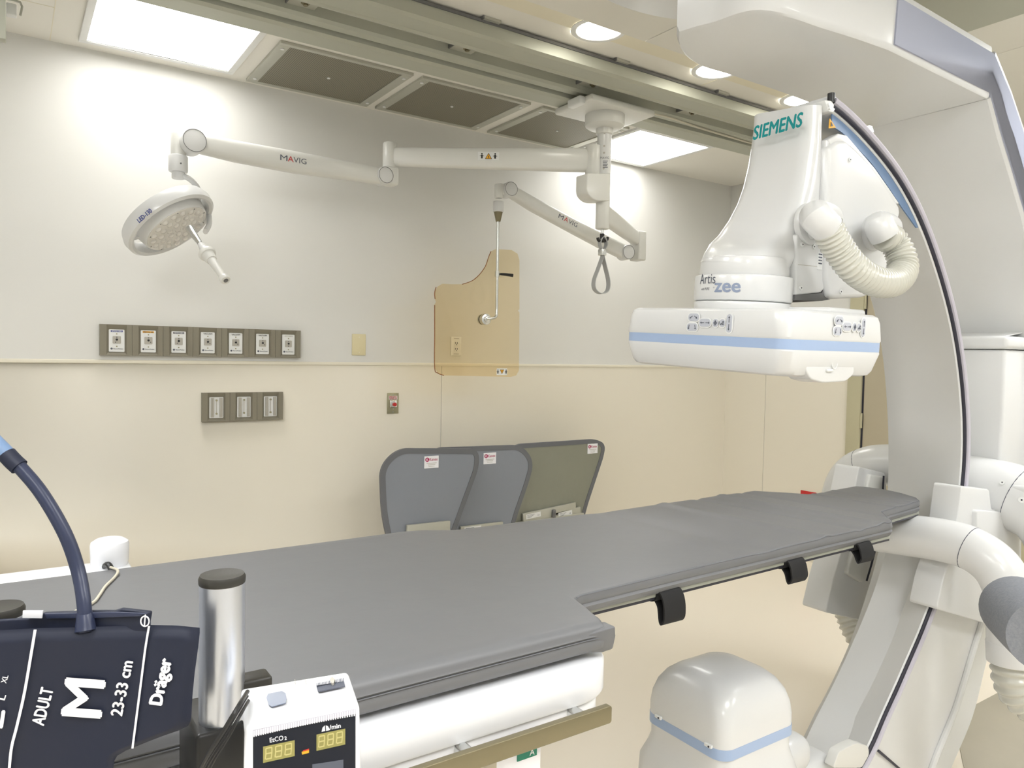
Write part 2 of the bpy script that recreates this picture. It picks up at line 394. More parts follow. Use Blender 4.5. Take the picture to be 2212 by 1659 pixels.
o = obj('overhead_cable', b, 'cordm'); tag(o, 'thin cable sagging along the grooved ceiling rail, right of the column', 'cable')
# ------------------------------------------------------------------ ceiling column
CC = V((2.585, 3.0, 0))
t = thing('ceiling_column', 'white round ceiling column hanging from a carriage between the two rails', 'column', (CC.x, CC.y, 2.75))
b = NB(); box(b, (2.37, 2.85, 2.70), (2.80, 3.15, 2.733), .010); obj('carriage', b, 'cream', t)
b = NB(); box(b, (2.335, 2.90, 2.69), (2.375, 3.0, 2.73), .008); obj('end_stop', b, 'plate', t)
b = NB(); n = 40
rings(b, [[V((CC.x+r*math.cos(2*PI*i/n), CC.y+r*math.sin(2*PI*i/n), z)) for i in range(n)] for r, z in ((.100,2.715),(.103,2.71),(.103,2.655),(.100,2.645),(.085,2.635),(.045,2.632),(.044,2.605),(.036,2.60))])
obj('hub', b, 'cream', t)
b = NB(); cyl(b, (CC.x,CC.y,2.606), (CC.x,CC.y,2.38), .036, n=40); pl_ = obj('pole', b, 'white', t)
vd = (CAM-V((CC.x,CC.y,2.4))); vd.z = 0; vd.normalize(); vr = V((-vd.y, vd.x, 0))
for z in (2.50, 2.535, 2.42, 2.60):
    b = NB(); q = V((CC.x,CC.y,z)) + vd*.034; cyl(b, q, q+vd*.004, .005, n=12); obj('screw', b, 'socket', pl_)
text('column_print', 'MAVIG', V((CC.x,CC.y,2.475))+vd*.0362+vr*.004, vr, (0,0,1), .011, 'greyp', pl_)
for k in range(5):
    b = NB(); box(b, (-.013,-.0015,0), (.013-.004*(k%2),.0015,.0003), mtx=frame_mtx(V((CC.x,CC.y,2.458-.008*k))+vd*.0366+vr*.008, vr, V((0,0,1)), vd)); obj('fine_print', b, 'greyp', pl_, 0)
# ------------------------------------------------------------------ examination light
Z1 = 2.474; E1 = V((1.662, 3.627, Z1))
t = thing('examination_light', 'white ceiling-hung examination light with round lens head on a jointed arm at left', 'light', (CC.x, CC.y, Z1))
d1 = (E1-V((CC.x,CC.y,Z1))); d1.z = 0; L1 = d1.length; d1.normalize(); s1 = V((-d1.y, d1.x, 0))
hubc = V((CC.x,CC.y,0)) + d1*.055
def arm_box(bm, a, b_, hw1, hw2, hh1, hh2, up=V((0,0,1)), n=20, pw=3.2):
    a = V(a); b_ = V(b_); d = (b_-a).normalized(); s = d.cross(up).normalized(); u = s.cross(d)
    rs = []
    for f, g in ((0,.9),(.02,1),(.5,1),(.98,1),(1,.9)):
        c = a.lerp(b_, f); hw = (hw1*(1-f)+hw2*f)*g; hh = (hh1*(1-f)+hh2*f)*g; r = []
        for k in range(n):
            th = 2*PI*k/n; cc, ss = math.cos(th), math.sin(th)
            r.append(c + s*hw*math.copysign(abs(cc)**(2/pw), cc) + u*hh*math.copysign(abs(ss)**(2/pw), ss))
        rs.append(r)
    return rings(bm, rs)
b = NB(); cyl(b, hubc+V((0,0,2.375)), hubc+V((0,0,2.545)), .042, n=32, br=.008); obj('collar', b, 'cream', t)
b = NB(); arm_box(b, V((CC.x,CC.y,Z1-.005))+d1*.08, E1-d1*.01+V((0,0,-.005)), .03, .028, .062, .048); arm1 = obj('extension_arm', b, 'cream', t)
b = NB(); cyl(b, E1+V((0,0,-.075)), E1+V((0,0,.068)), .036, n=32, br=.008); obj('end_post', b, 'cream', t)
# warning sticker on the arm side facing the room
vf = s1 if s1.dot(CAM-E1) > 0 else -s1
q = V((CC.x,CC.y,Z1))+d1*.60 + vf*.0305
xr_ = V((0,0,1)).cross(vf).normalized()
b = NB(); box(b, (-.055,-.021,0), (.055,.021,.0008), mtx=frame_mtx(q, xr_, V((0,0,1)), vf)); stk = obj('sticker', b, 'plate', arm1, 0)
warn_sign(stk, q+vf*.001, xr_, (0,0,1), .036)
# spring arm
K1 = dep(826, 381, 3.86); K2 = dep(415, 308, 3.30)
b = NB(); box(b, (-.036,-.04,-.05), (.036,.036,.045), .012, mtx=Matrix.Translation(E1+V((0,0,-.105)))); obj('lower_joint', b, 'cream', t)
da = (K2-K1).normalized()
def knuckle(bm, c, r, w_, dirv):
    s = V((0,0,1)).cross(V((dirv.x, dirv.y, 0)).normalized()); return cyl(bm, c-s*w_/2, c+s*w_/2, r, n=40, br=.006)
def spring_arm(parent, A, B, ra, rb, name='spring_arm', txt=.52, th=.48, brand=.115):
    d = (B-A).normalized(); s = V((0,0,1)).cross(V((d.x,d.y,0)).normalized()); u = s.cross(d)
    if u.z < 0: u = -u
    if s.dot(CAM-A) < 0: s = -s
    b = NB(); rs = []
    for f, h, wd, dz in ((0,ra*.9,.030,0),(.06,ra,.034,-.002),(.2,ra*1.02,.038,-.004),(.5,rb*1.02,.038,-.008),(.8,rb*.96,.038,-.006),(.93,rb*.9,.034,0),(1,rb*.8,.030,0)):
        c = A.lerp(B, f) + u*dz; r = []
        for k in range(24):
            a = 2*PI*k/24; cc, ss = math.cos(a), math.sin(a)
            r.append(c + s*wd*math.copysign(abs(cc)**.62, cc) + u*h*math.copysign(abs(ss)**.62, ss))
        rs.append(r)
    rings(b, rs); arm = obj(name, b, 'cream', parent)
    b = NB(); knuckle(b, A, ra*1.0, .084, d); obj('knuckle', b, 'white', parent)
    b = NB(); knuckle(b, B, rb*1.05, .092, d); obj('knuckle', b, 'white', parent)
    for c, r in ((A, ra), (B, rb*1.05)):
        b = NB(); side = s*.0425 if c is A else s*.0465
        n_ = 40; x_, y_ = d, u
        P = [c+side+(x_*math.cos(2*PI*i/n_)+y_*math.sin(2*PI*i/n_))*(r-.004) for i in range(n_+1)]
        tube(b, P, .0012, n=6, per=1); obj('joint_seam', b, 'raild', parent)
    xx = d if d.dot(RT) > 0 else -d
    o_ = A.lerp(B, txt) + s*.0385 - u*.005
    text('brand_print', 'M', o_-xx*brand*.42, xx, u, .026, 'greyp', arm, width=.034)
    text('brand_print', 'A', o_-xx*brand*.13, xx, u, .026, 'red', arm, width=.028)
    text('brand_print', 'VIG', o_+xx*brand*.26, xx, u, .026, 'greyp', arm, width=.064)
    return arm
spring_arm(t, K1, K2, .044, .050)
dh = V((da.x, da.y, 0)).normalized()
S = K2 + dh*.055     # vertical swivel at the arm end
Sx = dep(385, 312, 3.30)
b = NB(); cyl(b, V((Sx.x,Sx.y,K2.z-.115)), V((Sx.x,Sx.y,K2.z+.045)), .031, n=32, br=.01); box(b, (-.02,-.028,-.04), (.05,.028,.04), .01, mtx=frame_mtx(Sx+V((0,0,.0)), -dh, V((0,0,1)).cross(-dh), V((0,0,1)))); obj('swivel_joint', b, 'cream', t)
b = NB(); cyl(b, V((Sx.x,Sx.y,dep(385,372,3.3).z)), V((Sx.x,Sx.y,dep(385,336,3.3).z)), .040, n=32, br=.006); obj('swivel_collar', b, 'white', t)
b = NB(); cyl(b, V((Sx.x,Sx.y,dep(385,386,3.3).z)), V((Sx.x,Sx.y,dep(385,371,3.3).z)), .027, n=32, br=.004); obj('swivel_stub', b, 'white', t)
b = NB(); box(b, (-.003,-.003,0), (.003,.003,.003), mtx=frame_mtx(dep(391,353,3.262), RT, UP, -fw)); obj('set_screw', b, 'raild', t)
LC = dep(367, 481, 3.30)
vw = (LC-CAM).normalized(); lr = (RT - vw*RT.dot(vw)).normalized(); lu = lr.cross(vw)
mj = (lr*.84 + lu*.54).normalized(); mn = (lr*.54 - lu*.84).normalized()
nn = (-vw*.43 + mn*.903).normalized(); mj = (mj - nn*mj.dot(nn)).normalized(); mk = nn.cross(mj)
def disc_pt(r, a, h): return LC + (mj*math.cos(a) + mk*math.sin(a))*r + nn*h
# yoke behind the head
b = NB(); tube(b, [V((Sx.x,Sx.y,dep(385,380,3.3).z)), dep(405,384,3.32), dep(424,402,3.36), dep(434,430,3.42), dep(448,455,3.44), dep(452,482,3.42), dep(444,500,3.38)], .017, n=14, flat=.7); obj('yoke', b, 'white', t)
n_ = 56; R = .205
b = NB(); pr = [(R-.006,-.040),(R+.004,-.012),(R,.018),(R-.012,.026),(R-.024,.020),(R-.030,.0),(R-.030,-.030),(R-.018,-.044)]
vs = [[b.verts.new(disc_pt(r, 2*PI*i/n_, h)) for r, h in pr] for i in range(n_)]
for i in range(n_):
    for k in range(len(pr)): b.faces.new((vs[i][k], vs[i][(k+1)%len(pr)], vs[(i+1)%n_][(k+1)%len(pr)], vs[(i+1)%n_][k]))
ring = obj('head_ring', b, 'white', t)
IC = nn*.034 + mj*.008
def ip(r, a, h): return LC + IC + (mj*math.cos(a) + mk*math.sin(a))*r + nn*h
b = NB(); rings(b, [[ip(r, 2*PI*i/n_, h) for i in range(n_)] for r, h in ((.10,-.11),(.135,-.10),(.158,-.05),(.148,.0),(.144,.006))]); obj('lamp_body', b, 'white', t)
b = NB(); rings(b, [[ip(r, 2*PI*i/n_, h) for i in range(n_)] for r, h in ((.142,.004),(.142,.009),(.139,.011))]); ln = obj('lens', b, 'lens', t)
cnt = 0
for rr, num in ((.0,1),(.040,6),(.079,12),(.116,17)):
    for i in range(num):
        a = 2*PI*i/num + rr*9; c = ip(rr, a, .010); bb = NB()
        rings(bb, [[c + (mj*math.cos(2*PI*k/10)+mk*math.sin(2*PI*k/10))*.0145*math.cos(p) + nn*.010*math.sin(p) for k in range(10)] for p in (0,.5,1.0,1.4)])
        obj('led_lens', bb, 'lens', ln); cnt += 1
for i in range(10):
    a = 2*PI*i/10; bb = NB(); cyl(bb, ip(.135,a,.010), ip(.135,a,.0125), .003, n=8); obj('rim_screw', bb, 'raild', ln)
for a in (2.0, 2.9, 5.4, .2):       # spokes between body and ring
    b = NB(); bx = disc_pt(.19, a, -.014); ax_ = ip(.13, a, -.03); tube(b, [ax_, ax_.lerp(bx,.5), bx], .012, n=10, flat=.6); obj('spoke', b, 'white', t)
H0 = dep(414, 500, 3.20); H1 = dep(488, 606, 3.06)
hd = (H1-H0).normalized(); HL = (H1-H0).length
b = NB(); cyl(b, H0-hd*.02, H0+hd*HL*.25, .019, .011, n=24); obj('handle_ferrule', b, 'chrome', t)
b = NB(); cyl(b, H0+hd*HL*.26, H0+hd*HL*.38, .011, .019, n=24); cyl(b, H0+hd*HL*.37, H0+hd*HL*.45, .020, n=24); obj('handle_socket', b, 'white', t)
b = NB(); cyl(b, H0+hd*HL*.44, H0+hd*HL*.50, .036, .034, n=30, br=.004); cyl(b, H0+hd*HL*.48, H0+hd*HL*.60, .029, .022, n=24); cyl(b, H0+hd*HL*.56, H0+hd*HL*.95, .019, .014, n=24); cyl(b, H0+hd*HL*.93, H0+hd*HL, .020, .020, n=24, br=.003)
hh = obj('handle', b, 'cream', t)
b = NB(); cyl(b, H0+hd*(HL-.002), H0+hd*(HL+.001), .010, n=16); obj('handle_hole', b, 'raild', hh)
tdir = (mj*.62 - mk*.0)
rd_ = ray(313, 466); w_a = CAM-LC; da_ = rd_ - nn*rd_.dot(nn); wa_ = w_a - nn*w_a.dot(nn); RR = R+.006
qa, qb, qc = da_.dot(da_), 2*da_.dot(wa_), wa_.dot(wa_)-RR*RR
tc_ = CAM + rd_*((-qb-math.sqrt(max(0, qb*qb-4*qa*qc)))/(2*qa)); no_ = (tc_-LC); no_ = (no_-nn*no_.dot(nn)).normalized(); xt_ = no_.cross(nn); xt_ = xt_ if xt_.dot(RT) > 0 else -xt_
text('handwriting', 'LED-130', tc_+no_*.002, xt_, no_.cross(xt_), .019, 'navyp', ring, width=.072, bold=.03)
# ------------------------------------------------------------------ radiation shield on its own arm
Z2 = 2.20; E2 = onz(1373, 515, Z2)
t = thing('ceiling_shield', 'amber see-through radiation shield on a rod hung from a white spring arm', 'shield', (CC.x, CC.y, Z2))
b = NB(); prism(b, round_poly([ony(1268,374,2.96), ony(1320,374,2.96), ony(1318,434,2.96), ony(1285,434,2.96), ony(1267,418,2.96)], [.01,.01,.01,.05,.06]), (0,.09,0), .008); obj('pivot_block', b, 'cream', t)
b = NB(); cyl(b, (CC.x,CC.y,2.115), (CC.x,CC.y,2.29), .036, n=36, br=.004); obj('pivot_cylinder', b, 'cream', t)
d2 = (E2-V((CC.x,CC.y,Z2))).normalized()
b = NB(); arm_box(b, V((CC.x,CC.y,Z2))+d2*.02, E2, .03, .03, .052, .045); obj('extension_arm', b, 'cream', t)
A2 = ony(1350, 546, E2.y-.01)
b = NB(); box(b, (E2.x-.01,E2.y-.045,2.06), (E2.x+.055,E2.y+.045,2.245), .01); obj('end_post', b, 'cream', t)
B2 = ony(1097, 411, 3.60)
spring_arm(t, A2, B2, .046, .040, txt=.53, brand=.13)
dq = (B2-A2).normalized(); dqh = V((dq.x,dq.y,0)).normalized()
rx = ony(1075, 540, 3.60).x
b = NB(); cyl(b, (rx,3.60,B2.z-.055), (rx,3.60,B2.z+.025), .024, n=28, br=.006); box(b, (rx-.005,3.578,B2.z-.03), (B2.x,3.622,B2.z+.03), .01); obj('swivel_joint', b, 'cream', t)
zz = lambda py: ony(1075, py, 3.60).z
b = NB(); cyl(b, (rx,3.60,zz(458)), (rx,3.60,zz(435)), .030, n=28, br=.004); obj('swivel_collar', b, 'white', t)
b = NB(); cyl(b, (rx,3.60,zz(479)), (rx,3.60,zz(457)), .013, .026, n=28); obj('cone', b, 'bronze', t)
b = NB(); tube(b, [(rx,3.60,zz(475)), (rx,3.60,zz(560)), (rx,3.60,zz(640)), (rx,3.60,zz(672)), (rx-.012,3.595,zz(686)), ony(1050,690,3.58)], .0085, n=14, per=8); obj('rod', b, 'chrome', t)
b = NB(); cyl(b, (rx,3.60,zz(598)), (rx,3.60,zz(586)), .014, n=20); obj('clamp', b, 'chrome', t)
b = NB(); p0 = V((rx+.012,3.59,zz(592))); tube(b, [p0, p0+V((.03,-.01,-.001)), p0+V((.075,-.02,-.004))], lambda f: .006+.004*f, n=12); obj('lever', b, 'black', t)
YS = 3.62
def sp(px, py): return ony(px, py, YS)
crv = [(1057,555),(1050,575),(1038,592),(1022,606),(1000,614)]
pts = [sp(1062,543), sp(1072,538), sp(1105,540), sp(1118,548), sp(1122,562), sp(1122,668), sp(1119,671), sp(1122,675), sp(1121,800), sp(1115,811), sp(1103,814), sp(962,811), sp(948,806), sp(941,794), sp(940,659), sp(944,652), sp(941,645), sp(941,632), sp(947,619), sp(957,613), sp(975,614)] + [sp(*q) for q in crv[::-1]]
b = NB(); prism(b, pts, (0,.012,0)); obj('acrylic_pane', b, 'acryl', t, 0, label='amber transparent pane with scooped corner')
b = NB(); tube(b, [p+V((-.001,.006,0)) for p in (sp(1062,543),)+tuple(sp(*q) for q in crv)], .0022, n=6); tube(b, [sp(943,620)+V((0,.006,0)), sp(940,633)+V((0,.006,0)), sp(941,646)+V((0,.006,0))], .0026, n=6); tube(b, [sp(940,659)+V((0,.006,0)), sp(940,720)+V((0,.006,0)), sp(940,794)+V((0,.006,0)), sp(947,806)+V((0,.006,0)), sp(960,811)+V((0,.006,0))], .0026, n=6); obj('pane_edge', b, 'acryledge', t)
dc = sp(1045,690); b = NB(); cyl(b, dc+V((0,-.03,0)), dc+V((0,.0,0)), .032, n=32, br=.004); cyl(b, dc+V((0,-.042,0)), dc+V((0,-.03,0)), .018, n=24, br=.003); cyl(b, dc+V((0,.012,0)), dc+V((0,.022,0)), .03, n=32); obj('mounting_disc', b, 'chrome', t)
b = NB(); q = sp(1084,803); box(b, (-.036,-.019,0), (.036,.019,.0008), mtx=frame_mtx(q+V((0,-.0005,0)), V((1,0,0)), V((0,0,1)), V((0,-1,0)))); stk = obj('sticker', b, 'plate', t, 0)
warn_sign(stk, q+V((0,-.0015,0)), (1,0,0), (0,0,1), .03, down=True)
# ------------------------------------------------------------------ strap loop below the column
t = thing('strap_loop', 'grey webbing strap loop hanging from a hook under the ceiling column', 'strap', (CC.x, CC.y, 2.11))
yy = 3.0; P = lambda px, py: ony(px, py, yy)
b = NB(); cyl(b, (CC.x,CC.y,P(1302,507).z), (CC.x,CC.y,2.117), .008, n=14); obj('stud', b, 'chrome', t)
b = NB(); cyl(b, (CC.x,CC.y,P(1301,520).z), (CC.x,CC.y,P(1301,505).z), .012, n=16); tube(b, [P(1291,513), P(1293,519), P(1301,521), P(1310,519), P(1313,513)], .008, n=10); obj('hook', b, 'black', t)
b = NB(); ribbon(b, [P(1302,545), P(1296,530), P(1296,520), P(1301,512), P(1307,518), P(1309,530), P(1301,545)], (0,1,0), .026, .004); ribbon(b, [P(1302,552), P(1292,580), P(1283,605), P(1283,622), P(1291,632), P(1302,634), P(1312,627), P(1314,608), P(1308,580), P(1301,552)], (0,1,0), .030, .004)
obj('webbing', b, 'strapg', t)
b = NB(); q = P(1301,545); box(b, (q.x-.015,q.y-.018,q.z-.017), (q.x+.015,q.y+.018,q.z+.017), .003); obj('buckle', b, 'chrome', t)
# ------------------------------------------------------------------ wall fittings
YW = YB - .004
def wz(px, py): return ony(px, py, YB)
X0, X1, ZA, ZB = .362, 1.315, 1.412, 1.559
t = thing('medical_gas_panel', 'long grey-brown wall panel of seven gas outlets above the wall rail', 'wall panel', ((X0+X1)/2, YB, ZA))
mw = (X1-X0)/7
names = (('NITROUS OXIDE','navyp','ink'),('MEDICAL AIR','orange','black'),('NITROGEN','dark','ink'),('VACUUM',None,'black'),('VACUUM',None,'black'),('VACUUM',None,'black'),('OXYGEN',None,'socket'))
for k in range(7):
    x0 = X0+k*mw; b = NB(); hz = (ZA+ZB)/2
    # each module: slab with a bevelled recess
    o4 = [(x0+.0005,ZA),(x0+mw-.0005,ZA),(x0+mw-.0005,ZB),(x0+.0005,ZB)]
    m4 = [(x0+.028,ZA+.004),(x0+mw-.022,ZA+.004),(x0+mw-.022,ZB-.002),(x0+.028,ZB-.002)]
    i4 = [(x0+.036,ZA+.016),(x0+mw-.029,ZA+.016),(x0+mw-.029,ZB-.022),(x0+.036,ZB-.022)]
    L = [[b.verts.new((x, y, z)) for x, z in q] for q, y in ((o4,YB),(o4,YB-.022),(m4,YB-.022),(i4,YB-.010))]
    for A_, B_ in zip(L, L[1:]):
        for i in range(4): b.faces.new((A_[i], A_[(i+1)%4], B_[(i+1)%4], B_[i]))
    b.faces.new(L[-1]); hs = obj('outlet_housing', b, 'greym', t, 20)
    cx = x0+.0365+(mw-.0655)/2; b = NB(); pw, ph = .033, .053
    prism(b, [V((p.x, YB-.014, p.y)) for p in rrect(cx, hz-.003, pw, ph, .004, 0)], (0,.004,0)); pt_ = obj('faceplate', b, 'plate', hs)
    s, bg, fg = names[k]; yq = YB-.0142; n0 = V((0,-1,0))
    if bg:
        b = NB(); box(b, (cx-.025,yq-.0006,hz+.038), (cx+.025,yq,hz+.046), .0002); obj('title_strip', b, bg, hs, 0)
    text('title_lettering', s, (cx, yq-.0008, hz+.042), (1,0,0), (0,0,1), .0052 if bg else .007, fg, hs, width=.042, bold=.02)
    b = NB(); prism(b, [V((p.x, yq-.0035, p.y)) for p in rrect(cx, hz+.001, .0175, .0175, .004, 0)], (0,.0035,0)); obj('socket', b, 'socket', hs)
    b = NB(); cyl(b, (cx,yq-.006,hz+.002), (cx,yq-.003,hz+.002), .0052, n=16); obj('port', b, 'black', hs)
    an = (-2.0, -.7, -2.2, -.7, -.7, -.7, -PI/2)[k]
    for aa in (PI/2, an):
        b = NB(); c = V((cx+.0125*math.cos(aa), yq-.0037, hz+.001+.0125*math.sin(aa))); cyl(b, c+V((0,-.001,0)), c, .0022, n=10); obj('port_pin', b, 'dark', hs)
    for dz in (.029, -.030):
        b = NB(); cyl(b, (cx,yq-.002,hz+dz), (cx,yq,hz+dz), .0032, n=12); obj('screw', b, 'brass', hs)
    b = NB(); cyl(b, (cx-.022,yq-.0008,hz-.041), (cx-.022,yq,hz-.041), .0048, n=16); obj('maker_logo', b, 'greyp', hs)
    text('maker_name', 'BeaconMedaes', (cx+.006, yq-.0006, hz-.041), (1,0,0), (0,0,1), .0052, 'greyp', hs, width=.040, bold=.02)
X0, X1, ZA, ZB = .813, 1.222, 1.083, 1.230; mw = (X1-X0)/3
t = thing('slide_mount_panel', 'short grey-brown wall panel with three ribbed metal slides below the wall rail', 'wall panel', ((X0+X1)/2, YB, ZA))
for k in range(3):
    x0 = X0+k*mw; b = NB(); hz = (ZA+ZB)/2
    o4 = [(x0+.0005,ZA),(x0+mw-.0005,ZA),(x0+mw-.0005,ZB),(x0+.0005,ZB)]
    m4 = [(x0+.028,ZA+.004),(x0+mw-.022,ZA+.004),(x0+mw-.022,ZB-.002),(x0+.028,ZB-.002)]
    i4 = [(x0+.036,ZA+.016),(x0+mw-.029,ZA+.016),(x0+mw-.029,ZB-.022),(x0+.036,ZB-.022)]
    L = [[b.verts.new((x, y, z)) for x, z in q] for q, y in ((o4,YB),(o4,YB-.022),(m4,YB-.022),(i4,YB-.010))]
    for A_, B_ in zip(L, L[1:]):
        for i in range(4): b.faces.new((A_[i], A_[(i+1)%4], B_[(i+1)%4], B_[i]))
    b.faces.new(L[-1]); hs = obj('slide_housing', b, 'greym', t, 20)
    cx = x0+.0365+(mw-.0655)/2; b = NB()
    prism(b, [V((p.x, YB-.013, p.y)) for p in rrect(cx, hz-.003, .034, .053, .003, 0)], (0,.003,0)); obj('faceplate', b, 'plate', hs)
    b = NB()
    for xo, ww, dd in ((-.024,.0035,.007),(-.017,.0035,.010),(.018,.0035,.010),(.025,.0035,.007)): box(b, (cx+xo-ww,YB-.013-dd,hz-.052), (cx+xo+ww,YB-.012,hz+.047), .001)
    obj('slide_rib', b, 'socket', hs)
    b = NB(); box(b, (cx-.0015,YB-.0145,hz-.035), (cx+.0015,YB-.012,hz+.03)); obj('centre_slot', b, 'socket', hs)
    for dz in (.034, -.034):
        b = NB(); cyl(b, (cx,YB-.019,hz+dz), (cx,YB-.012,hz+dz), .005, n=14); obj('screw', b, 'brass', hs)
a, c = wz(760,721), wz(789,768)
t = thing('blank_wall_plate', 'plain cream blank plate on the wall right of the gas outlets', 'wall plate', ((a.x+c.x)/2, YB, c.z))
b = NB(); box(b, (a.x,YB-.007,c.z), (c.x,YB,a.z), .003); obj('plate', b, 'yellow', t)
for f in (.15,.85):
    b = NB(); cyl(b, ((a.x+c.x)/2,YB-.009,a.z*(1-f)+c.z*f), ((a.x+c.x)/2,YB-.006,a.z*(1-f)+c.z*f), .003, n=12); obj('screw', b, 'beige', t)
a, c = ony(836,849,YW), ony(860,893,YW); cx = (a.x+c.x)/2; cz = (a.z+c.z)/2
t = thing('emergency_switch_plate', 'olive steel emergency power-off plate with red lettering below the wall rail', 'switch', (cx, YW, c.z))
b = NB(); box(b, (a.x,YW-.006,c.z), (c.x,YW,a.z), .002); obj('plate', b, 'brass', t)
b = NB(); box(b, (cx-.027,YW-.0075,cz+.022), (cx+.027,YW-.006,cz+.044)); lb = obj('label', b, 'plate', t, 0)
text('label_lettering', 'EMERGENCY', (cx,YW-.0078,cz+.038), (1,0,0), (0,0,1), .0085, 'red', t, width=.05, bold=.03)
text('label_lettering', 'POWER OFF', (cx,YW-.0078,cz+.0275), (1,0,0), (0,0,1), .0085, 'red', t, width=.046, bold=.03)
b = NB(); box(b, (cx-.022,YW-.016,cz-.024), (cx+.022,YW-.006,cz+.018), .003); obj('guard', b, 'chrome', t)
b = NB(); cyl(b, (cx+.004,YW-.026,cz-.006), (cx+.004,YW-.015,cz-.006), .011, n=20); obj('push_button', b, 'red', t)
for dz in (.050, -.033, -.050):
    b = NB(); cyl(b, (cx,YW-.008,cz+dz), (cx,YW-.005,cz+dz), .003, n=10); obj('screw', b, 'chrome', t)
a, c = wz(975,727), wz(994,769); cx = (a.x+c.x)/2; cz = (a.z+c.z)/2
t = thing('wall_socket', 'white double wall socket seen through the amber shield', 'socket', (cx, YB, c.z))
b = NB(); box(b, (a.x-.004,YB-.007,c.z), (c.x+.004,YB,a.z), .003); obj('plate', b, 'plate', t)
for dz in (.018,-.018):
    b = NB()
    prism(b, [V((p.x, YB-.009, p.y)) for p in rrect(cx, cz+dz, .015, .013, .006, 0)], (0,.003,0)); s_ = obj('outlet_face', b, 'plate', t)
    b = NB(); box(b, (cx-.009,YB-.0096,cz+dz-.003), (cx-.005,YB-.009,cz+dz+.007)); box(b, (cx+.004,YB-.0096,cz+dz-.003), (cx+.008,YB-.009,cz+dz+.007)); cyl(b, (cx,YB-.0096,cz+dz-.008), (cx,YB-.009,cz+dz-.008), .003, n=10); obj('slots', b, 'dark', s_)
for dz in (.047,-.047):
    b = NB(); box(b, (cx-.018,YB-.0078,cz+dz-.002), (cx+.018,YB-.007,cz+dz+.002)); obj('printed_line', b, 'socket', t)
# object hanging at the upper left edge
t = thing('ceiling_bracket', 'grey-green hanging bracket cut off at the upper left corner, with white clip', 'bracket', onz(20, 30, 2.75))
b = NB(); p1 = ony(13,85,2.9); box(b, (p1.x-.10,2.9,p1.z), (p1.x,2.94,2.745), .002); obj('hanger_plate', b, 'rail', t)
b = NB(); q = ony(27,22,3.1); box(b, (q.x-.018,3.09,q.z-.02), (q.x+.012,3.12,q.z+.02), .004); obj('white_clip', b, 'plate', t)
b = NB(); tube(b, [V((q.x-.05,q.y,q.z+.03)), V((q.x+.022,q.y,q.z+.032)), V((q.x+.022,q.y,q.z-.012))], .004, n=6, per=3); obj('wire_hook', b, 'alu', t)
# ------------------------------------------------------------------ leaning lead shields
def apron(label, outline, y, m, lab, plates, inner=.93, shear=0):
    cx_ = sum(ony(*p, y).x for p in outline)/len(outline)
    t = thing('lead_shield', label, 'shield', (cx_, y, 0), 'lead shields parked by the back wall')
    P = [ony(px, py, y) for px, py in outline]; P = round_poly(P, [.10,.10,.06,.06] if len(P) == 4 else .08, 8)
    b = NB(); prism(b, P, (0,.012,0)); pn = obj('vinyl_panel', b, m, t, 20)
    b = NB(); PP = []
    for p in P + [P[0]]:
        if not PP or (p-PP[-1]).length > .004: PP.append(p)
    if (PP[0]-PP[-1]).length < .006: PP.pop()
    N_ = len(PP); vs = []
    for k in range(N_):
        d_ = (PP[(k+1)%N_]-PP[k-1]).normalized(); n_ = d_.cross(V((0,1,0))).normalized(); p = PP[k]+V((0,.006,0))
        vs.append([b.verts.new(p+n_*n1+V((0,y1,0))) for n1, y1 in ((.014,.009),(-.014,.009),(-.014,-.009),(.014,-.009))])
    for k in range(N_):
        for q_ in range(4): b.faces.new((vs[k][q_], vs[k][(q_+1)%4], vs[(k+1)%N_][(q_+1)%4], vs[(k+1)%N_][q_]))
    obj('binding', b, 'binding', t)
    if lab:
        q = ony(lab[0], lab[1], y-.002); w_, h_ = .042, .032
        b = NB(); box(b, (q.x-w_,y-.0035,q.z-h_), (q.x+w_,y-.0005,q.z+h_)); lb = obj('maker_label', b, 'ink', t, 0)
        yl = y-.0037
        b = NB(); cyl(b, (q.x-.026,yl-.001,q.z+.014), (q.x-.026,yl,q.z+.014), .0115, n=28); obj('logo', b, 'magenta', lb, 0)
        text('logo_letter', 'K', (q.x-.026,yl-.0012,q.z+.014), (1,0,0), (0,0,1), .013, 'ink', lb, bold=.02)
        text('label_name', 'Kenex', (q.x+.012,yl,q.z+.014), (1,0,0), (0,0,1), .016, 'magenta', lb, width=.048, bold=.01)
        for k, ww in enumerate((.030,.022,.018)):
            b = NB(); box(b, (q.x-ww,yl-.0004,q.z-.006-.008*k-.0012), (q.x+ww,yl,q.z-.006-.008*k+.0012)); obj('fine_print', b, 'socket', lb, 0)
    for (ax, ay, bx, by, hh_, tx) in plates:
        a = ony(ax, ay, y-.02); c = ony(bx, by, y-.02); d = (c-a).normalized(); u = V((-d.z,0,d.x))
        b = NB(); prism(b, [a, c, c-u*hh_, a-u*hh_], (0,.018,0), .002); pb = obj('metal_rail', b, 'alu', t)
        f = a+d*.022-u*hh_*.35; ll = (c-a).length
        b = NB(); prism(b, [f+V((0,-.0008,0))+u*.012, f+d*.11+u*.012+V((0,-.0008,0)), f+d*.11-u*.018+V((0,-.0008,0)), f-u*.018+V((0,-.0008,0))], (0,.0006,0)); obj('rating_label', b, 'plate', pb, 0)
        for k in range(3):
            g = f+d*.008+u*(.006-.007*k)+V((0,-.0012,0)); b = NB(); prism(b, [g, g+d*(.055-.01*k), g+d*(.055-.01*k)-u*.002, g-u*.002], (0,.0003,0)); obj('label_print', b, 'greyp', pb, 0)
        text('approval_mark', 'CE', f+d*.092-u*.006+V((0,-.0012,0)), d, u, .009, 'greyp', pb)
    return t, P
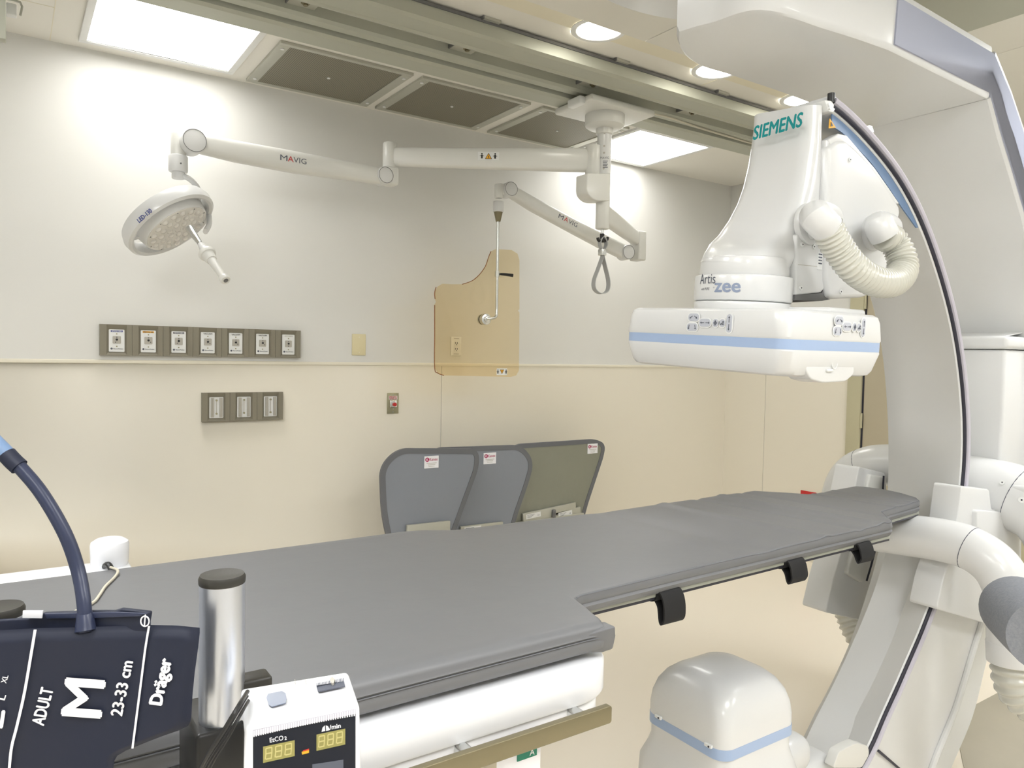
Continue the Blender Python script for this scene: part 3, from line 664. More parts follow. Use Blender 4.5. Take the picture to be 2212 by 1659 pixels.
def lower_rack(t, x0, x1, y, ztop):
    b = NB(); box(b, (x0,y+.002,.10), (x1,y+.010,ztop)); obj('lower_curtain', b, 'lead', t)
    for x in (x0+.05, x1-.05):
        b = NB(); box(b, (x-.015,y+.012,0), (x+.015,y+.03,ztop), .003); box(b, (x-.02,y-.08,0), (x+.02,y+.10,.03), .005); obj('stand_leg', b, 'alu', t)
t, P = apron('front left grey lead shield with maker label, lower edge behind the table', [(826,1010),(862,974),(1030,975),(1029,1010),(985,1130),(960,1200),(850,1200),(830,1110)], 3.48, 'lead', (932,998), [(880,1135,973,1125,.16,0)])
lower_rack(t, 1.62, 1.95, 3.48, .55)
t, P = apron('middle grey lead shield overlapped by the front left one', [(930,973),(1125,966),(1149,998),(1138,1040),(1110,1120),(1090,1200),(950,1200),(935,1100)], 3.60, 'lead', (1058,990), [(996,1138,1087,1127,.05,0)])
lower_rack(t, 2.0, 2.30, 3.60, .55)
t, P = apron('glossy olive-grey lead shield at the right of the three, higher than the others', [(1105,965),(1285,953),(1304,962),(1300,985),(1262,1100),(1245,1180),(1085,1200),(1100,1100)], 3.72, 'lead2', (1280,969), [(1130,1110,1244,1085,.06,0),(1200,1108,1254,1095,.05,0)])
b = NB(); q = ony(1197,1108,3.69); box(b, (q.x-.012,3.685,q.z-.03), (q.x+.012,3.70,q.z+.02), .003); obj('catch', b, 'raild', t)
b = NB(); a = ony(1112,1134,3.69); c = ony(1262,1112,3.69); prism(b, [a+V((0,0,.012)), c+V((0,0,.012)), c-V((0,0,.012)), a-V((0,0,.012))], (0,.02,0), .003); cyl(b, a+V((0,-.008,0)), a+V((0,.02,0)), .018, n=20); obj('hinge_bar', b, 'alu', t)
lower_rack(t, 2.45, 2.8, 3.72, .55)
# ------------------------------------------------------------------ table
def interp(tab, x):
    if x <= tab[0][0]: return tab[0][1]
    for (a, p), (c, q) in zip(tab, tab[1:]):
        if x <= c: return p + (q-p)*(x-a)/(c-a)
    return tab[-1][1]
YN = [(-1.6,.935),(.80,.945),(.838,.942),(.846,.955),(.873,1.068),(.90,1.078),(1.2,1.092),(1.58,1.102),(1.9,1.112),(2.05,1.118),(2.075,1.13),(2.17,1.215),(2.20,1.222),(2.46,1.252),(2.51,1.29),(2.555,1.37),(2.565,1.42)]
YFR = [(-1.6,1.705),(.83,1.712),(.875,1.70),(.95,1.660),(1.5,1.632),(2.04,1.65),(2.12,1.65),(2.20,1.565),(2.235,1.512),(2.40,1.525),(2.54,1.535),(2.558,1.52),(2.565,1.48)]
XE = 2.565
xs = [-1.6+.04*i for i in range(60)] + [.80+.0075*i for i in range(21)] + [.97+.012*i for i in range(86)] + [2.0+.01*i for i in range(57)]
xs = sorted(set(round(x, 4) for x in xs if x < XE)) + [XE]
def crease(x, y):
    z = 0
    for c, a, wd in ((1.70,.004,.02),(1.86,-.004,.015),(1.98,.005,.018),(2.09,-.003,.015),(1.45,-.0025,.04),(2.27,.003,.012),(2.34,-.002,.01),(2.40,.0025,.012)):
        d = x-c+.12*(y-1.35); z += a*math.exp(-(d/wd)**2)
    return z + .0015*math.sin(3*x+2*y)
def mattress_ring(x, inset=0, z0=.950, z1=1.0):
    a = interp(YN, x)+inset; c = interp(YFR, x)-inset; rn_ = .018 if x < .86 else .006; z0 = .950 if x < .84 else .9605; r = min(.018, (c-a)/4, (z1-z0)/2.2)
    out = []; nt = 34
    for k in range(5): t = k/4*PI/2; out.append((a+r*.5*(1-math.sin(t)), z0+r*.5*(1-math.cos(t))))
    out = [(a+.006, z0), (a+.001, z0+.006), (a-.002, (z0+z1)/2-.006), (a+.0015,(z0+z1)/2-.001), (a-.002,(z0+z1)/2+.004)]
    for k in range(6): t = k/5*PI/2; out.append((a+rn_*(1-math.cos(t)), z1-rn_*(1-math.sin(t))))
    for k in range(1, nt): out.append((a+rn_+(c-a-rn_-r)*k/nt, z1))
    for k in range(6): t = k/5*PI/2; out.append((c-r+r*math.sin(t), z1-r*(1-math.cos(t))))
    out += [(c+.001, (z0+z1)/2), (c-.004, z0)]
    return [V((x, y, z + (crease(x, y) if z > z1-.004 else 0))) for y, z in out]
b = NB(); rs = [mattress_ring(x, .012*max(0,(x-XE+.02)/.02)) for x in xs]; rings(b, rs)
t_m = obj('table_mattress', b, 'matt', None, 50); t_m.location = (0,0,0)
tag(t_m, 'long grey vinyl mattress with wide foot end and narrow head end on the table', 'mattress')
b = NB(); tube(b, [V((x, interp(YN,x)-.001, .9745)) for x in xs if -1.5 < x < .84], .0011, n=6, per=1); tube(b, [V((x, interp(YN,x)+.001, .9985+crease(x, interp(YN,x)))) for x in xs if x > .88], .0013, n=6, per=1); pp = obj('piping', b, 'binding', t_m)
b = NB(); prism(b, [(.80,.946,.985),(.852,.930,.994),(.858,.936,.975),(.855,.938,.950),(.838,.948,.945),(.80,.948,.952)], (0,.03,0), .004); obj('corner_fold', b, 'matt', t_m, 60)
t = thing('examination_table', 'white examination table with black floating top, steel side rail and column', 'table', (.35, 1.32, 0))
near_e = [(.85,1.094),(.92,1.094),(1.2,1.101),(1.64,1.114),(1.9,1.121),(2.06,1.126),(2.17,1.226),(2.48,1.262),(2.545,1.38)]
far_e = [(2.545,1.50),(2.24,1.50),(2.10,1.640),(1.5,1.628),(.95,1.650),(.85,1.66)]
b = NB(); prism(b, [(-1.55,.985,.938),(.83,.985,.938),(.85,1.10,.938),(.85,1.69,.938),(-1.55,1.69,.938)], (0,0,.0115), .002); prism(b, [(x,y,.951) for x,y in near_e+far_e], (0,0,.0095), .002); tp_ = obj('tabletop', b, 'carbonl', t)
b = NB(); prism(b, [(x,y+(.002 if y < 1.45 else -.002),.9455) for x,y in near_e+far_e], (0,0,.0057)); obj('tabletop_rim', b, 'carbon', t)
b = NB(); prism(b, [(x,y+(.045 if y < 1.45 else -.045),.925) for x,y in near_e+far_e], (0,0,.0207)); obj('tabletop_underside', b, 'carbon', t)
b = NB(); box(b, (-1.55,1.714,.965), (.215,1.80,.992), .004); obj('far_side_board', b, 'table', t)
def slab(z0, z1, x1, y0, r, edge):
    P = round_poly([(x1,y0,z0),(x1,1.66,z0),(-1.5,1.66,z0),(-1.5,y0,z0)], [r,r,.05,.05], 10)
    b = NB(); n_ = len(P); c = V((-.3,1.3,0))
    rs = []
    for f, z in ((edge,z0),(edge*.3,z0+edge*.3),(0,z0+edge),(0,z1-edge),(edge*.3,z1-edge*.3),(edge,z1)):
        rs.append([V((p.x - math.copysign(f, p.x-c.x), p.y - math.copysign(f, p.y-c.y), z)) for p in P])
    return rings(b, rs)
obj('upper_body', slab(.874,.938,.872,.928,.10,.008), 'table', t)
obj('lower_body', slab(.842,.8735,.858,.936,.09,.005), 'table', t)
q1 = onz(1226,1588,.83); q2_ = onz(1160,1665,.80)
b = NB(); prism(b, round_poly([(q1.x,q2_.y,.800),(q1.x,1.64,.800),(-1.0,1.64,.800),(-1.0,q2_.y,.800)], [.16,.1,.1,.1], 10), (0,0,.042), .004); obj('turning_plate', b, 'base', t)
P = round_poly([(.74,1.06,0),(.74,1.60,0),(-.05,1.60,0),(-.05,1.06,0)], .16, 10)
b = NB(); prism(b, P, (0,0,.795), 0); obj('column', b, 'base', t)
b = NB(); prism(b, round_poly([(.95,.98,.0),(.95,1.68,0),(-.5,1.68,0),(-.5,.98,0)], .12, 8), (0,0,.05), .01); obj('foot_plate', b, 'table', t)
b = NB(); prism(b, [V((p.x,.895,p.y)) for p in rrect(-.34,.866,1.156,.0145,.005,0)], (0,.012,0), .0015); sr = obj('side_rail', b, 'bronze', t)
for px in (1245, 1003, 640):
    x = ony(px, 1540 if px > 1100 else 1610, .925).x
    b = NB(); cyl(b, (x,.905,.866), (x,.945,.866), .011, n=20); obj('peg', b, 'chrome', sr)
b = NB(); a = ony(1062,1640,.922); c = ony(1166,1617,.922)
prism(b, [(a.x,.920,.785),(c.x,.920,.785),(c.x,.920,.852),(a.x,.920,.852)], (0,.003,0)); sg = obj('notice', b, 'ink', t)
b = NB(); box(b, (c.x-.045,.9185,.826), (c.x-.008,.9198,.842)); obj('notice_band', b, 'green', sg, 0)
text('notice_text', 'A', (c.x-.018,.918,.834), (1,0,0), (0,0,1), .010, 'ink', sg)
for k, (px, py, w_, lab) in enumerate(((1450,1290,.062,'black fabric strap hanging nearest, under the waist of the narrow tabletop'), (1730,1225,.062,'black fabric strap hanging in the middle of the three'), (1884,1185,.060,'black fabric strap hanging farthest, near the head end'))):
    x = ony(px, py, 1.09).x; b = NB(); dz = (.004, -.008, -.012)[k]; yt = interp(near_e, x)
    ribbon(b, [(x-.01,yt+.03,.942),(x-.008,yt+.004,.9435),(x-.004,yt-.006,.962),(x,yt-.014,.950),(x+.002,yt-.018,.930),(x+.002,yt-.018,.910-dz),(x+.002,yt-.010,.899-dz),(x+.004,yt-.003,.905-dz),(x+.004,yt+.002,.928),(x+.004,yt+.012,.940)], (1,0,0), w_, .004)
    o = obj('fabric_strap', b, 'strap', None); tag(o, lab, 'strap', 'black straps on the tabletop rail')
# canister and cord on the far board
q = ony(237,1205,1.76); t = thing('sensor_pod', 'white round-topped plastic pod on the far edge of the table, cord coming out', 'pod', (q.x, 1.76, .992))
b = NB(); rings(b, [[V((q.x+r*math.cos(2*PI*i/36), 1.76+r*math.sin(2*PI*i/36), z)) for i in range(36)] for r, z in ((.033,.992),(.036,1.0),(.037,1.036),(.035,1.042),(.026,1.048),(.012,1.051),(.002,1.052))]); obj('body', b, 'table', t)
b = NB(); q2 = ony(234,1228,1.715); tube(b, [q2+V((-.006,.02,.0)), q2+V((0,.0,.008)), q2+V((.006,-.012,-.004))], .006, n=10); obj('plug', b, 'black', t)
b = NB(); tube(b, [q2+V((.002,-.006,.004)), onz(254,1232,1.006), onz(248,1246,1.003), onz(228,1266,1.003), onz(215,1285,1.003), onz(203,1300,1.003), onz(180,1312,1.003), onz(160,1322,1.003)], .0026, n=8); obj('cord', b, 'cordm', t)
# ------------------------------------------------------------------ X-ray gantry
G = thing('xray_gantry', 'large white ceiling-hung X-ray gantry with curved arm, square detector and hoses', 'X-ray machine', (1.7, 1.35, 2.3))
IY, IZ, IX = 1.338, 1.10, 1.616
# overhead arm: underside outline, then side height
zu = 2.30
und = [onz(*p, zu) for p in ((1462,70),(1463,100),(1480,125),(1510,143),(1560,158),(1620,178),(1694,203),(1790,240),(1887,277),(2138,213),(1923,106),(1850,80),(1770,55),(1705,33),(1640,22),(1590,30),(1540,48),(1500,58))]
und = [V((p.x,p.y,zu)) for p in und]
und = smooth_path(und[:8], 3)[:-1] + [und[7], und[8], und[9], und[10]] + smooth_path(und[10:]+[und[0]], 3)[1:-1]
cc = V((2.05,1.35,zu)); b = NB()
rs = []
for f, z in ((.965,zu),(.985,zu+.004),(1.0,zu+.018),(1.0,zu+.16),(.99,zu+.165)):
    rs.append([V((cc.x+(p.x-cc.x)*(f if p.x < 2.4 else 1-(1-f)*.3), cc.y+(p.y-cc.y)*f, z)) for p in und])
rings(b, rs); top_arm = obj('overhead_arm', b, 'white', G)
b = NB(); cyl(b, (1.70,1.35,2.44), (1.70,1.35,2.66), .215, n=56, br=.012); obj('pivot_drum', b, 'white', G)
q = onz(1436,44,2.60); b = NB(); cyl(b, (1.70,1.35,2.60), (1.70,1.35,2.749), math.hypot(q.x-1.70,q.y-1.35), n=64, br=.02); obj('ceiling_collar', b, 'white', G)
b = NB(); box(b, (1.9,.75,2.725), (3.08,1.9,2.749), .004); obj('ceiling_plate', b, 'rail', G)
# vertical arm
inn = [(2.62,2.30),(2.70,2.19),(2.80,2.075),(2.90,1.954),(2.99,1.80),(3.06,1.62),(3.11,1.4),(3.14,1.15),(3.14,.85)]
out = [(2.655,2.46),(2.78,2.36),(2.90,2.24),(3.04,2.06),(3.15,1.88),(3.24,1.66),(3.30,1.42),(3.33,1.15),(3.33,.85)]
YA, YZ = 1.163, 1.559
b = NB(); rs = []
for i, ((ix, iz), (ox, oz)) in enumerate(zip(inn, out)):
    e = .008; wy = YA - .0; wz = YZ
    rs.append([V((ix,wy+e,iz)), V((ix,wz-e,iz)), V((ix+e*.7,wz,iz+e*.5)), V((ox-e,wz,oz-e)), V((ox,wz-e,oz)), V((ox,wy+e,oz)), V((ox-e,wy,oz-e)), V((ix+e*.7,wy,iz+e*.5))])
rings(b, rs); obj('vertical_arm', b, 'white', G)
b = NB()   # grey-blue cladding on the near side
A = [(2.615,2.318)]+[(x+.012,z+.006) for x, z in inn[1:]]; B = [(x-.022,z-.018) for x, z in out]
tl = onz(1923,102,zu+.012); l0 = (tl.x, zu+.016); l1 = (tl.x+.01, zu+.145)
poly = [l0]+A+B[::-1]+[l1]
def sidequad(pa, pb, pc, pd, y0=YA-.006, y1=YA+.002):
    v = [b.verts.new((p[0], y, p[1])) for y in (y0, y1) for p in (pa,pb,pc,pd)]
    for f in ((0,1,2,3),(7,6,5,4),(0,4,5,1),(1,5,6,2),(2,6,7,3),(3,7,4,0)): b.faces.new([v[i] for i in f])
lt = [(l0,l1),(A[0],B[0])]+list(zip(A[1:],B[1:]))
ys_ = [onz(1923,106,zu).y-.004]+[YA-.004]*(len(lt)-1)
for ((a0,a1),(c0,c1)),yy0,yy1 in zip(zip(lt,lt[1:]),ys_,ys_[1:]):
    v = [b.verts.new(p) for p in ((a0[0],yy0,a0[1]),(c0[0],yy1,c0[1]),(c1[0],yy1,c1[1]),(a1[0],yy0,a1[1]),(a0[0],yy0+.01,a0[1]),(c0[0],yy1+.01,c0[1]),(c1[0],yy1+.01,c1[1]),(a1[0],yy0+.01,a1[1]))]
    for f in ((0,1,2,3),(7,6,5,4),(0,4,5,1),(1,5,6,2),(2,6,7,3),(3,7,4,0)): b.faces.new([v[i] for i in f])
obj('side_cladding', b, 'lavender', G, 20, label='grey-blue side cladding')
# carriage box behind the C
b = NB(); box(b, (2.912,1.205,1.02), (3.28,1.60,1.50), .012); obj('carriage_housing', b, 'white', G)
b = NB(); prism(b, [(2.900,1.195,1.502),(2.900,1.61,1.502),(2.900,1.61,1.548),(2.900,1.195,1.548)], (.40,0,.0), .014); cb = obj('housing_lid', b, 'white', G)
b = NB(); prism(b, [(2.93,1.22,1.545),(2.93,1.59,1.545),(3.25,1.59,1.585),(3.25,1.22,1.585)], (0,0,.004)); obj('lid_slope', b, 'white', G)
# the C
near = [(1795,238),(1825,262),(1860,300),(1895,338),(1930,382),(1962,436),(1988,490),(2008,545),(2026,600),(2043,660),(2057,720),(2067,785),(2074,850),(2078,905),(2079,960),(2077,1010),(2072,1060),(2062,1120),(2046,1190),(2022,1262),(1990,1350),(1955,1430),(1915,1520),(1868,1620),(1840,1680)]
NY = 1.205; FY = 1.49
nr = [ony(*p, NY) for p in near]
# even out: radius about the isocentre as a smooth function of angle
cx0 = sum(p.x for p in nr)/len(nr)
farp = [(1882,650),(1894,700),(1904,755),(1910,810),(1914,870),(1917,920),(1918,960),(1918,1020),(1915,1090),(1905,1150),(1890,1220),(1868,1290),(1838,1380),(1802,1460),(1760,1540)]
fr = [ony(*p, FY) for p in farp]
def polar(P): return sorted((math.atan2(p.z-IZ, p.x-IX), math.hypot(p.z-IZ, p.x-IX)) for p in P)
pn = polar(nr); pf = polar(fr)
def rad(tab, a):
    s = 0; w_ = 0
    for t_, r in tab:
        k = math.exp(-((a-t_)/.11)**2); s += k*r; w_ += k
    return s/w_ if w_ > 1e-6 else interp(tab, a)
a0, a1 = pn[0][0], pn[-1][0]; NA = 72
b = NB(); rs = []; groove = []; lip = []
TH = .045
for i in range(NA+1):
    a = a0+(a1-a0)*i/NA; rn = rad(pn, a); rf = rad(pf, max(pf[0][0], min(pf[-1][0], a)))
    if a > pf[-1][0]: rf = rf+(rn-rad(pn, pf[-1][0]))
    if a < pf[0][0]: rf = rf+(rn-rad(pn, pf[0][0]))
    e = V((math.cos(a), 0, math.sin(a))); c = V((IX, 0, IZ)); FY = 1.49 - .10*max(0, min(1,(a-.95)/.3))
    def pt(r, y): return c + e*r + V((0, y, 0))
    if a > 1.05: rf += (rn-rf)*min(1,(a-1.05)/.25)
    rs.append([pt(rn+.003,NY), pt(rn,NY+.004), pt(rn*.66+rf*.34,NY+.09), pt(rn*.34+rf*.66,FY-.09), pt(rf,FY-.004), pt(rf+.003,FY), pt(rf+TH,FY), pt(rn+TH,NY+.002)])
    groove.append(pt(rn+.010, NY-.003)); lip.append(pt(rn+.026, NY-.004))
rings(b, rs); carm = obj('c_arm', b, 'white', G, 40, label='white curved C-shaped arm')
b = NB(); tube(b, groove, .006, n=8, per=1); obj('groove', b, 'dark', carm)
b = NB(); tube(b, lip, .010, n=8, per=1); obj('edge_strip', b, 'lilac', carm)
# lower carrier band beside the groove
gi = [(2052,1180),(2022,1290),(1995,1368),(1962,1450),(1925,1535),(1885,1620),(1860,1680)]
go = [(2160,1180),(2142,1290),(2126,1347),(2106,1411),(2071,1527),(2028,1634),(2008,1690)]
g2 = [(2175,1180),(2160,1290),(2146,1370),(2128,1441),(2101,1548),(2062,1642),(2042,1690)]
I1 = [ony(*p, NY+.012) for p in gi]; I2 = [ony(*p, NY-.002) for p in go]; I3 = [ony(*p, NY+.05) for p in g2]
def strip3(A, B, ya, yb, back, bm):
    sa = smooth_path(A, 5); sb = smooth_path(B, 5)
    rings(bm, [[V((p.x,ya,p.z)), V((q.x,yb,q.z)), V((q.x,yb+back,q.z)), V((p.x,ya+back,p.z))] for p, q in zip(sa, sb)])
b = NB(); strip3(I1, I2, NY+.012, NY+.012, .20, b); cr = obj('carrier_track', b, 'white', G)
b = NB(); tube(b, [V((p.x,NY+.006,p.z)) for p in I2], .011, n=10, per=4); obj('track_lip', b, 'white', cr)
b = NB(); strip3([V((p.x,NY+.05,p.z)) for p in I2], I3, NY+.05, NY+.05, .24, b); obj('track_side', b, 'plate', cr)
b = NB(); q = ony(1870,1612,NY-.01); prism(b, [ony(*p, NY+.004) for p in ((1900,1620),(1945,1659),(1943,1663),(1897,1624))], (0,.004,0)); obj('track_joint', b, 'dark', cr)
# cheeks of the carriage, near and far side
def cheek(pts, y, dy, r, rr=.012):
    b = NB(); P = round_poly([ony(px, py, y) for px, py in pts], rr, 4); prism(b, P, (0,dy,0), r); return b
obj('near_cheek', cheek([(2078,1050),(2137,1057),(2142,1100),(2180,1103),(2208,1135),(2204,1322),(2130,1347),(2024,1316),(2036,1258),(2058,1190),(2070,1110)], 1.165, .09, .012), 'white', G)
obj('near_cheek_step', cheek([(2110,1102),(2182,1107),(2204,1140),(2200,1240),(2110,1240)], 1.15, .03, .012), 'white', G)
obj('far_cheek', cheek([(1856,1008),(1912,1022),(1930,1200),(1880,1345),(1783,1323),(1800,1250),(1818,1190),(1840,1090)], 1.60, .10, .012), 'white', G)
obj('far_cheek_plate', cheek([(1880,1025),(1912,1030),(1912,1120),(1890,1240),(1862,1260),(1830,1240),(1855,1150)], 1.585, .03, .008), 'cream', G)
b = NB(); tube(b, [ony(*p, 1.575) for p in ((1909,1028),(1907,1060),(1904,1110),(1890,1190),(1872,1255))], .004, n=6); obj('far_cheek_gap', b, 'dark', G)
# cable elbows
def elbow(name, pts, r, seams=(), parent=G, m='white', per=8):
    b = NB(); tube(b, pts, r, n=28, per=per); e = obj(name, b, m, parent)
    for i, f in seams:
        P = smooth_path(pts, per); k = min(int(i*per), len(P)-2); d = (P[k+1]-P[k-1]).normalized(); x, y = basis(d)
        b = NB(); tube(b, [P[k]+(x*math.cos(2*PI*j/32)+y*math.sin(2*PI*j/32))*(r-.0005) for j in range(33)], .0014, n=6, per=1); obj('seam', b, 'greyp', e)
    return e
def corr(name, pts, r, parent, pitch=.012, per=24, amp=.0035, m='hose'):
    P = smooth_path(pts, per); L = [0]
    for a, c in zip(P, P[1:]): L.append(L[-1]+(c-a).length)
    N = int(L[-1]/(pitch/6)); Q = []
    j = 0
    for i in range(N+1):
        s = L[-1]*i/N
        while j < len(L)-2 and L[j+1] < s: j += 1
        t_ = (s-L[j])/max(1e-9, L[j+1]-L[j]); Q.append(P[j].lerp(P[j+1], t_))
    b = NB(); tube(b, Q, lambda f: r + amp*math.cos(2*PI*f*L[-1]/pitch), n=22, per=1); return obj(name, b, m, parent, 80)
def scr(p, n_, r=.007, parent=G):
    p = V(p); n_ = V(n_).normalized(); b = NB(); cyl(b, p-n_*.002, p+n_*.002, r, n=16); s_ = obj('screw_cap', b, 'plate', parent)
    b = NB(); cyl(b, p+n_*.001, p+n_*.0026, r*.3, n=8); obj('screw_hole', b, 'dark', s_)
XP = 2.47
px_ = lambda p: onx(p[0], p[1], XP)
pts = [px_(p) for p in ((1895,1148),(1960,1156),(2030,1166),(2095,1184),(2148,1220),(2178,1272),(2186,1330),(2188,1400))]
e = elbow('near_cable_elbow', pts, .068, ((3.0,0),))
b = NB(); cyl(b, px_((2188,1385)), px_((2190,1432)), .0705, n=32, br=.004); obj('hose_cuff', b, 'white', e)
corr('corrugated_hose', [px_((2190,1430)), px_((2194,1470)), px_((2210,1510))+V((.02,0,0)), px_((2240,1545))+V((.06,-.02,0)), px_((2300,1560))+V((.12,-.03,0))], .059, G, .022, amp=.004)
scr(px_((2099,1255))+V((-.02,-.05,-.0)), (-.5,-.85,0), .006, e)
b = NB(); prism(b, round_poly([ony(2028,1222,1.19), ony(2062,1222,1.19), ony(2040,1262,1.19), ony(2030,1283,1.19), ony(2020,1278,1.19)], .004, 3), (0,.02,0), .003); obj('elbow_gusset', b, 'white', e)
# far elbow and its hose
XF = 2.98; pf_ = lambda p: onx(p[0], p[1], XF)
e = elbow('far_cable_elbow', [pf_(p) for p in ((1990,1012),(1930,1005),(1880,1008),(1842,1028),(1822,1065),(1818,1110),(1818,1190))], .085, ((2.3,0),))
corr('corrugated_hose', [pf_((1818,1190)), pf_((1822,1260)), pf_((1838,1320)), pf_((1860,1370)), pf_((1890,1400))], .066, G, .022, amp=.004)
scr(pf_((1843,1005))+V((-.07,0,.0)), (-1,-.3,.2), .008, e)
scr(pf_((1876,993))+V((-.07,0,.0)), (-1,-.3,.2), .008, e)
# near elbow behind the C
e = elbow('rear_cable_elbow', [onx(p[0], p[1], 2.90) for p in ((2000,1045),(2090,1052),(2150,1063),(2200,1078),(2260,1110),(2300,1170),(2310,1250))], .115, ((3.0,0),))
b = NB(); q0 = onx(2080,1050,2.86); box(b, (2.80,1.02,.98), (2.96,1.22,1.045), .012); obj('elbow_base', b, 'white', e)
scr(onx(2165,1042,2.79), (-1,-.2,.3), .008, e); scr(onx(2207,1080,2.79), (-1,-.3,.2), .010, e)
# foam bumper
b = NB(); f0 = dep(2142,1312,2.35); tube(b, [dep(2196,1316,1.96), dep(2201,1321,1.94), dep(2232,1350,1.84), dep(2262,1376,1.76)], lambda f: .074 if f < .05 else .086, n=36, per=4)
e = obj('foam_bumper', b, 'foam', G, label='grey foam bumper')
b = NB(); tube(b, [dep(2196,1345,1.84), dep(2212,1352,1.80), dep(2235,1372,1.73)], .002, n=6); obj('foam_slit', b, 'dark', e)
# X-ray tube housing under the table
TX, TY, HX, HY = 1.616, 1.338, .150, .139
def tsec(z, ex=0, r=.055, dx=0): return rrect(TX+dx, TY, HX+ex, HY+ex, r, z, 8)
b = NB(); rings(b, [tsec(z, e_, r_, dx) for z, e_, r_, dx in ((.47,0,.04,0),(.50,0,.04,0),(.53,-.003,.042,0),(.56,-.010,.05,0),(.585,-.024,.055,0),(.602,-.044,.055,0),(.612,-.066,.05,0),(.615,-.09,.035,0))]); th = obj('tube_cover', b, 'white', G)
b = NB(); rings(b, [tsec(.443,.0008,.04), tsec(.4705,.0008,.04)]); obj('tube_band', b, 'blue', G)
b = NB(); rings(b, [tsec(z, e_, .05, dx) for z, e_, dx in ((.10,.0,0),(.13,.02,-.005),(.30,.02,-.006),(.35,.018,-.006),(.385,.006,-.002),(.41,0,0),(.443,0,0))]); obj('tube_base', b, 'white', G)
for y in (1.42, 1.245):
    b = NB(); box(b, (TX-HX-.006,y-.012,.4675), (TX-HX+.002,y+.012,.4765), .002); c_ = obj('cover_latch', b, 'plate', G)
    b = NB(); cyl(b, (TX-HX-.0075,y-.004,.472), (TX-HX-.005,y-.004,.472), .0026, n=8); obj('latch_screw', b, 'dark', c_)
b = NB(); box(b, (1.77,1.215,.02), (2.02,1.48,.30), .05, 6); obj('tube_mount', b, 'white', G)
b = NB(); box(b, (1.765,1.225,.28), (1.90,1.46,.385), .045, 6); obj('mount_shoulder', b, 'white', G)
b = NB(); P = [ony(*p, NY-.012) for p in ((1800,1659),(1812,1625),(1835,1612),(1852,1605),(1876,1612),(1878,1630),(1862,1659))]; prism(b, round_poly(P, .01, 3), (0,.03,0), .005); obj('mount_cap', b, 'cream', G)
# detector
TILT = Matrix.Translation(V((IX,IY,IZ))) @ Matrix.Rotation(math.radians(2.6), 4, 'X') @ Matrix.Translation(-V((IX,IY,IZ)))
def tilt(o_):
    me = o_.data; off = rootloc(o_.parent) if o_.parent else V((0,0,0))
    me.transform(Matrix.Translation(-off) @ TILT @ Matrix.Translation(off)); return o_
DX, DY = 1.640, 1.322; zo = .012
def ds(z, hx, hy, r=.045, dx=0): return rrect(DX+dx, DY, hx, hy, r, z+zo, 8)
b = NB(); rings(b, [ds(1.497,.198,.272), ds(1.502,.200,.274), ds(1.545,.197,.270), ds(1.560,.192,.266), ds(1.566,.183,.257)]); dt = tilt(obj('detector_top', b, 'white', G))
b = NB(); rings(b, [ds(1.474,.1985,.2725), ds(1.4975,.1985,.2725)]); tilt(obj('detector_band', b, 'blue', G, label='pale blue band around the detector'))
b = NB(); rings(b, [ds(1.412,.172,.246), ds(1.416,.182,.256), ds(1.426,.188,.262), ds(1.470,.199,.273), ds(1.4745,.198,.272)]); tilt(obj('detector_base', b, 'white', G))
b = NB(); cyl(b, (DX,DY-.12,1.418), (DX,DY-.12,1.408+zo), .075, n=40); tilt(obj('underside_ring', b, 'alu', G))
# handle lump under the near side
b = NB(); yn_ = DY-.272; P = [ony(*p, yn_-.008) for p in ((1738,793),(1770,765),(1775,742),(1838,742),(1845,780),(1846,808),(1828,824),(1780,827),(1752,820))]
prism(b, round_poly(P, .012, 4), (0,.06,0), .012, 4); hl = obj('release_handle', b, 'white', G)
b = NB(); q = ony(1803,782,yn_-.010); tube(b, [q+V((.012*math.cos(2*PI*i/24),0,.016*math.sin(2*PI*i/24))) for i in range(25)], .0012, n=6, per=1); q = ony(1793,800,yn_-.012); box(b, (q.x-.012,q.y-.002,q.z-.003), (q.x+.012,q.y+.004,q.z+.003), .0015); obj('release_mark', b, 'plate', hl)
